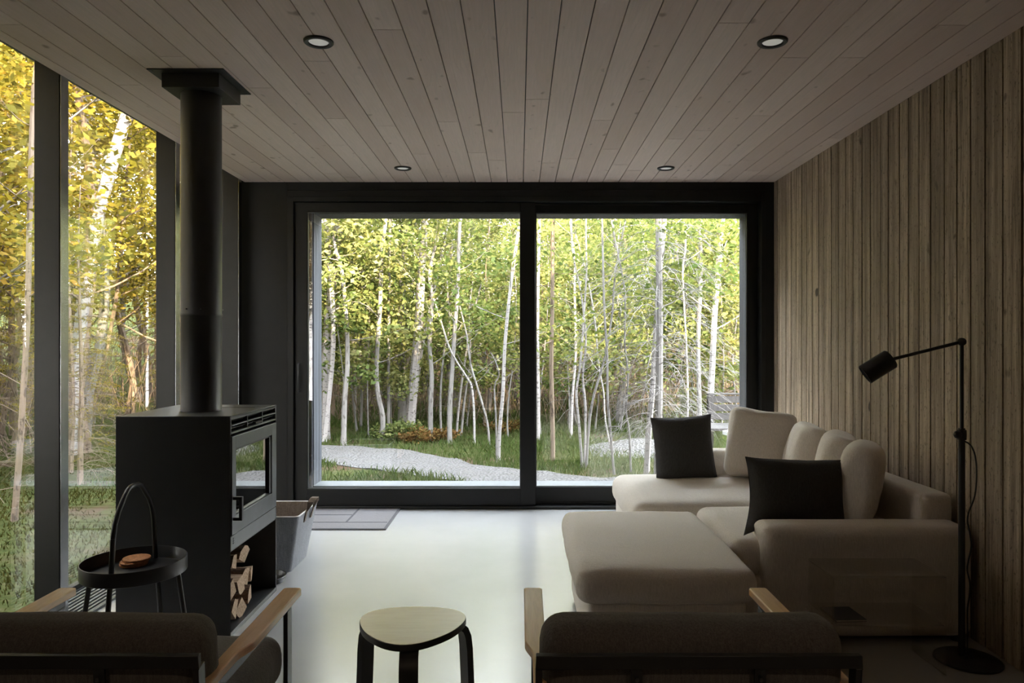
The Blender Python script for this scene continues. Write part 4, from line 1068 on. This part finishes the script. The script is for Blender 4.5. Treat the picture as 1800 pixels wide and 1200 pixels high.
# ---- individually traced near trees
def traced(name, label, pts, w0, w1, bark_m, seed, cat='tree', dd=None, top=None, **kw):
    """pts: pixel positions on the photograph, the first one on the ground; the trunk stands at that real distance"""
    b = ground_at(*pts[0]); d0 = b.y; path = [Vector((b.x, b.y, b.z - .05))]
    for i, (px, py) in enumerate(pts[1:]):
        q = pp(px, py, d0 + (dd or 0) * (i + 1)); path.append(q)
    last, prev = path[-1], path[-2]; ex = (last - prev).normalized(); H = kw.pop('extra', 2.4)
    for k in (1, 2, 3): path.append(last + ex * (H * k / 3) + Vector((.06 * math.sin(k + seed), 0, 0)))
    fine = []
    for i in range(len(path) - 1):
        p0, p1, p2, p3 = path[max(i - 1, 0)], path[i], path[i + 1], path[min(i + 2, len(path) - 1)]
        for k in range(3):
            t = k / 3; fine.append(.5 * ((2 * p1) + (p2 - p0) * t + (2 * p0 - 5 * p1 + 4 * p2 - p3) * t ** 2 + (-p0 + 3 * p1 - 3 * p2 + p3) * t ** 3))
    fine.append(path[-1])
    root = thing(name, label, cat, tuple(b)); fine = [q - b for q in fine]
    grow(fine, w0 * .43 / F * d0, w1 * .45 / F * d0, seed, root, bark_m, **kw); return root
LG = dict(leaf_m='leaf_green', nleaf=46, lsize=.034, spread=.17, twigs=3)
BARE = dict(leaf_m=None)
traced('birch_tree', 'pale leaning birch trunk nearest the outer door reveal', [(572, 772), (573, 700), (574, 620), (580, 540), (590, 450), (603, 375)], 20, 13, 'bark_birch', 1, b0=.35, nb=16, blen=1.0, rise=1.3, **LG)
traced('birch_tree', 'slender pale stem rising close behind the leaning birch at the door reveal', [(569, 776), (578, 700), (586, 600), (582, 500), (572, 375)], 11, 8, 'bark_birch', 2, b0=.35, nb=12, blen=1.1, rise=1.1, **LG)
traced('slim_tree', 'short grey trunk with low bright leaves left of the big pale trunk', [(604, 782), (606, 700), (611, 640), (609, 560), (600, 470)], 12, 5, 'bark_grey', 3, extra=.6, b0=.35, nb=12, blen=.9, rise=.2, leaf_m='leaf_green', nleaf=30, lsize=.045, spread=.16)
traced('slim_tree', 'slim pale stem standing alone well behind the gravel path bend', [(634, 752), (636, 690), (633, 620), (640, 500)], 6, 4, 'bark_grey', 4, b0=.5, nb=8, blen=.7, **LG)
traced('slim_tree', 'grey trunk with a kinked foot beside the straight thin stem', [(670, 776), (673, 735), (664, 690), (662, 640), (668, 540)], 12, 6, 'bark_grey', 5, b0=.4, nb=12, blen=1.0, rise=.5, leaf_m='leaf_green', nleaf=34, lsize=.045, spread=.17)
traced('slim_tree', 'straight thin stem immediately left of the big pale trunk', [(683, 768), (683, 660), (684, 520), (686, 375)], 7, 4, 'bark_grey', 6, b0=.5, nb=8, blen=.7, **LG)
traced('birch_tree', 'biggest pale trunk in the middle of the door view', [(721, 766), (723, 720), (730, 640), (737, 560), (742, 460), (749, 375)], 21, 11, 'bark_birch', 7, b0=.5, nb=14, blen=1.1, **LG)
traced('grey_tree', 'thick grey trunk touching the big pale trunk from behind', [(707, 752), (706, 680), (705, 600), (708, 480)], 17, 11, 'bark_grey', 8, b0=.45, nb=10, blen=1.1, **LG)
traced('slim_tree', 'thin branching stem that leans up beside the big pale trunk', [(724, 763), (738, 640), (752, 560), (770, 480), (790, 375)], 6, 4, 'bark_birch', 9, b0=.4, nb=12, blen=.8, **LG)
traced('grey_tree', 'grey forked trunk just right of the rusty ferns', [(757, 776), (757, 715), (759, 660), (755, 600), (760, 520)], 11, 5, 'bark_grey', 10, extra=.8, b0=.3, nb=12, blen=.7, rise=1.2, leaf_m='leaf_green', nleaf=10, lsize=.04, spread=.2)
traced('grey_tree', 'dark grey trunk with two legs at its foot', [(791, 779), (790, 730), (793, 680), (798, 600), (805, 500)], 11, 5, 'bark_grey', 11, b0=.4, nb=9, blen=.8, **LG)
for k, (pts, lab) in enumerate(((((776, 770), (774, 700), (780, 620)), 'thin pale stem between the two grey trunks beside the ferns'), (((802, 762), (808, 700), (818, 630)), 'thin stem leaning away just past the two-legged grey trunk'), (((810, 765), (817, 700), (826, 640)), 'thin whitish stem, second past the two-legged grey trunk'), (((834, 780), (833, 720), (829, 680), (822, 665)), 'crooked thin stem bent over at its top in the thicket'), (((860, 783), (857, 745), (842, 690)), 'thin stem leaning towards the thicket in front of the white tree'))):
    traced('sapling', lab, list(pts), 5, 3, 'bark_birch' if k % 2 else 'bark_grey', 20 + k, cat='sapling', extra=1.2, b0=.4, nb=6, blen=.5, rise=1.0, leaf_m='leaf_green', nleaf=5, lsize=.035, spread=.14, twigs=2)
traced('birch_tree', 'slender white tree with a curved trunk close to the door mullion', [(876, 812), (878, 760), (884, 690), (888, 600), (898, 500), (912, 400), (917, 375)], 8, 5, 'bark_birch', 12, b0=.3, nb=12, blen=.8, rise=.5, leaf_m='leaf_green', nleaf=20, lsize=.04, spread=.15)
traced('sapling', 'bare forked shoot growing at the foot of the curved white tree', [(873, 808), (872, 740), (869, 680)], 4, 2, 'bark_grey', 13, cat='sapling', extra=.4, b0=.4, nb=5, blen=.35, **BARE)
traced('spruce_tree', 'straight brownish trunk with low bare branches near the mullion', [(972, 812), (971, 740), (969, 640), (971, 520), (972, 375)], 10, 6, 'bark_tan', 14, b0=.25, nb=18, blen=.9, rise=-.1, leaf_m='leaf_green', nleaf=16, lsize=.035, spread=.16, bstart_bare=.45)
traced('slim_tree', 'pale stem half hidden behind the door mullion', [(946, 776), (946, 680), (945, 560), (948, 375)], 7, 5, 'bark_birch', 15, b0=.5, nb=9, blen=.8, **LG)
for k, (pts, lab, w_) in enumerate((
    (((1024, 821), (1018, 750), (1013, 690), (1020, 640), (1026, 560)), 'wavy pale stem on the outside of the multi-stemmed clump', 6),
    (((1030, 822), (1036, 740), (1045, 690), (1060, 640), (1075, 560)), 'stem fanning out from the multi-stemmed clump', 6),
    (((1027, 820), (1029, 720), (1024, 660), (1030, 600), (1022, 520)), 'upright middle stem of the multi-stemmed clump', 5),
    (((1080, 834), (1073, 760), (1068, 700), (1067, 620), (1062, 540), (1058, 375)), 'thin wavy white stem alone on the grass', 6),
    (((1078, 800), (1064, 740), (1061, 690), (1052, 640)), 'thin side stem beside the wavy white one', 4),
    (((1109, 829), (1106, 760), (1100, 720), (1104, 660), (1098, 600)), 'thin crooked pale stem next to the white birch', 5),
    (((1004, 770), (1006, 700), (1012, 620), (1010, 520)), 'greyish stem behind the multi-stemmed clump', 6))):
    traced('sapling', lab, list(pts), w_, 3, 'bark_birch' if k % 2 == 0 else 'bark_grey', 40 + k, cat='sapling', extra=1.6, b0=.35, nb=8, blen=.55, rise=.9, leaf_m='leaf_green', nleaf=8, lsize=.035, spread=.16, twigs=2)
traced('birch_tree', 'bright white birch in front of the right door leaf', [(1136, 834), (1140, 760), (1147, 680), (1153, 580), (1160, 470), (1168, 375)], 13, 9, 'bark_birch', 16, b0=.4, nb=12, blen=1.0, **LG)
# spruce with a skirt of bare drooping branches behind the birch
b = ground_at(1156, 838); rt = thing('bare_spruce', 'grey spruce with a fan of bare drooping twigs behind the white birch', 'tree', tuple(b))
path = [Vector((.02 * math.sin(z), 0, z - .05)) for z in [6.5 * i / 12 for i in range(13)]]; MB().tube(path, [.043 * (1 - .6 * i / 12) for i in range(13)], 9).build('trunk', 'bark_grey', rt, smooth=True)
rg2 = random.Random(77); br = MB()
for k in range(74):
    z = .5 + 2.1 * k / 74 + rg2.uniform(-.05, .05); az = k * 2.4; L = rg2.uniform(.4, 1.05) * (1.05 if z > 1.1 else .7); d = Vector((math.cos(az), math.sin(az), 0)); p = Vector((0, 0, z))
    e = p + d * L + Vector((0, 0, -L * rg2.uniform(.45, .95))); m_ = p + d * L * .62 + Vector((0, 0, L * rg2.uniform(.10, .25))); bp = bez(p, m_, e, 6)
    br.tube(bp, [.0048 * (1 - .8 * i / 6) for i in range(7)], 4, cap=False)
    for j in range(13):
        a = along(bp, rg2.uniform(.25, .95)); s2 = rg2.choice((-1, 1)); l2 = rg2.uniform(.10, .32); e2 = a + (d * .7 + Vector((-d.y, d.x, 0)) * s2 * rg2.uniform(.3, 1)).normalized() * l2 + Vector((0, 0, -l2 * rg2.uniform(.1, .9)))
        br.tube([a, a.lerp(e2, .5) + Vector((0, 0, .025)), e2], [.0028, .0022, .0011], 3, cap=False)
br.build('bare_branches', 'bark_grey', rt, smooth=True, auto=False)
nn = np.random.default_rng(6); lv = Leaves()
for k in range(60):
    a = nn.uniform(0, 6.28); z = nn.uniform(2.6, 5.5); r_ = nn.uniform(.2, 1.3); lv.cluster((math.cos(a) * r_, math.sin(a) * r_, z - .2 * r_), 46, .16, .03, nn, .35)
lv.build('foliage', 'needle_green', rt, nn, narrow=.25)
traced('grey_tree', 'grey trunk just past the dark pillow, the nearer of the pair by the spruce shoots', [(1231, 778), (1229, 700), (1227, 600), (1232, 480)], 10, 6, 'bark_grey', 17, b0=.45, nb=11, blen=1.0, **LG)
traced('birch_tree', 'pale thick trunk with branches near the far end of the right door leaf', [(1247, 776), (1249, 700), (1253, 620), (1257, 540), (1266, 430)], 14, 8, 'bark_birch', 18, b0=.35, nb=12, blen=1.1, rise=.9, leaf_m='leaf_green', nleaf=34, lsize=.05, spread=.2)
traced('sapling', 'hair-thin straight stem between the white birch and the grey pair', [(1207, 790), (1209, 700), (1206, 600), (1200, 480)], 4, 3, 'bark_birch', 19, cat='sapling', extra=1, b0=.5, nb=6, blen=.5, leaf_m='leaf_green', nleaf=10, lsize=.04, spread=.15)
# left side
traced('birch_tree', 'big sunlit leaning birch between the first two black posts', [(120, 800), (135, 620), (160, 440), (190, 310), (222, 205)], 26, 22, 'bark_birch', 31, dd=.0, extra=2.0, b0=.55, nb=10, blen=1.3, rise=.6, leaf_m='leaf_gold', nleaf=30, lsize=.05, spread=.2)
traced('slim_tree', 'dark straight trunk seen past the first black post', [(24, 915), (34, 800), (40, 700), (48, 560), (52, 380), (60, 150)], 13, 8, 'bark_tan', 32, extra=1.5, b0=.4, nb=14, blen=.9, leaf_m='leaf_gold', nleaf=26, lsize=.045, spread=.2)
traced('birch_tree', 'brownish leaning stem crossing behind the dark straight trunk', [(0, 770), (14, 690), (34, 600), (50, 520), (70, 400)], 11, 7, 'bark_tan', 33, extra=3, b0=.4, nb=12, blen=1.2, leaf_m='leaf_gold', nleaf=30, lsize=.05, spread=.2)
traced('birch_tree', 'brownish stem leaning outwards above the round tray table', [(150, 770), (170, 690), (186, 620), (205, 520), (215, 420)], 9, 6, 'bark_tan', 34, extra=3, b0=.4, nb=12, blen=1.2, leaf_m='leaf_gold', nleaf=30, lsize=.05, spread=.2)

# undergrowth
rgu = random.Random(99); mb = MB()
for k in range(4600):
    y_ = rgu.uniform(12.2, 21); x_ = rgu.uniform(-.42, .5) * y_; z = gz(x_, y_); L = rgu.uniform(.5, 2.2); a = rgu.uniform(0, 6.28); s2 = rgu.uniform(.05, .7)
    p = Vector((x_, y_, z)); e = p + Vector((math.cos(a) * s2 * L, math.sin(a) * s2 * L, L)); m_ = p.lerp(e, .5) + Vector((rgu.uniform(-.1, .1), rgu.uniform(-.1, .1), 0)); r_ = rgu.uniform(.003, .009)
    mb.tube([p, m_, e], [r_, r_ * .8, r_ * .3], 3, cap=False)
o = mb.build('undergrowth', 'bark_tan', smooth=True, auto=False); tag(o, 'tangle of bare twigs filling the forest understorey beyond the door', 'undergrowth', kind='stuff')
mb = MB()
for k in range(1500):
    x_ = -rgu.uniform(6, 15); y_ = rgu.uniform(2, 17)
    if x_ / y_ > -.36: continue
    z = gz(x_, y_); L = rgu.uniform(.5, 2.4); a = rgu.uniform(0, 6.28); s2 = rgu.uniform(.05, .8)
    p = Vector((x_, y_, z)); e = p + Vector((math.cos(a) * s2 * L, math.sin(a) * s2 * L, L)); m_ = p.lerp(e, .5) + Vector((rgu.uniform(-.1, .1), rgu.uniform(-.1, .1), 0)); r_ = rgu.uniform(.004, .012)
    mb.tube([p, m_, e], [r_, r_ * .8, r_ * .3], 3, cap=False)
o = mb.build('undergrowth', 'bark_tan', smooth=True, auto=False); tag(o, 'brown brushwood under the golden trees outside the left glazing', 'undergrowth', kind='stuff')
lv = Leaves(); nn = np.random.default_rng(16)
for k in range(900):
    y_ = nn.uniform(13.5, 25); x_ = nn.uniform(-.42, .6) * y_; lv.cluster((x_, y_, gz(x_, y_) + nn.uniform(.1, 1.9)), 46, .34, .05, nn, .6)
o = lv.build('undergrowth', 'leaf_green', None, nn); tag(o, 'low green leaves of the shrub layer deep in the forest beyond the door', 'undergrowth', kind='stuff')
# rusty ferns and low shrubs at the forest edge
def shrub(name, px, py, mat, r_, h, n, label, seed):
    b = ground_at(px, py); nn = np.random.default_rng(seed); rg = random.Random(seed); root = thing(name, label, 'plant', tuple(b)); st_ = MB(); lv = Leaves()
    for k in range(n):
        a = rg.uniform(0, 6.28); q = rg.uniform(.2, 1) * r_; e = Vector((math.cos(a) * q, math.sin(a) * q * .7, h * rg.uniform(.4, 1) * (1.1 - .5 * q / r_)))
        st_.tube([(0, 0, -.02), e * .5 + Vector((0, 0, h * .2)), e], [.004, .003, .001], 3, cap=False)
        for t in (.5, .75, 1): lv.cluster(e * t + Vector((0, 0, h * .2 * (1 - t))), 9, .045, .026, nn)
    st_.build('stems', 'bark_tan', root); lv.build('leaves', mat, root, nn)
shrub('fern', 737, 779, 'fern_rust', .25, .22, 34, 'rust-coloured fern at the foot of the big pale trunk', 1)
shrub('fern', 776, 775, 'fern_rust', .20, .20, 28, 'rust-coloured fern between the grey trunks', 2)
shrub('fern', 706, 775, 'leaf_green', .45, .30, 60, 'low green bush left of the rusty ferns', 3)
shrub('fern', 890, 760, 'fern_rust', .4, .22, 30, 'rusty low plant behind the curved white tree', 4)
shrub('shrub', 1222, 770, 'leaf_green', .42, 1.1, 60, 'fresh green spruce-like shoots between the white birch and the grey pair', 5)
shrub('shrub', 612, 700, 'leaf_green', .6, .9, 50, 'bright green low foliage behind the short grey trunk', 6)
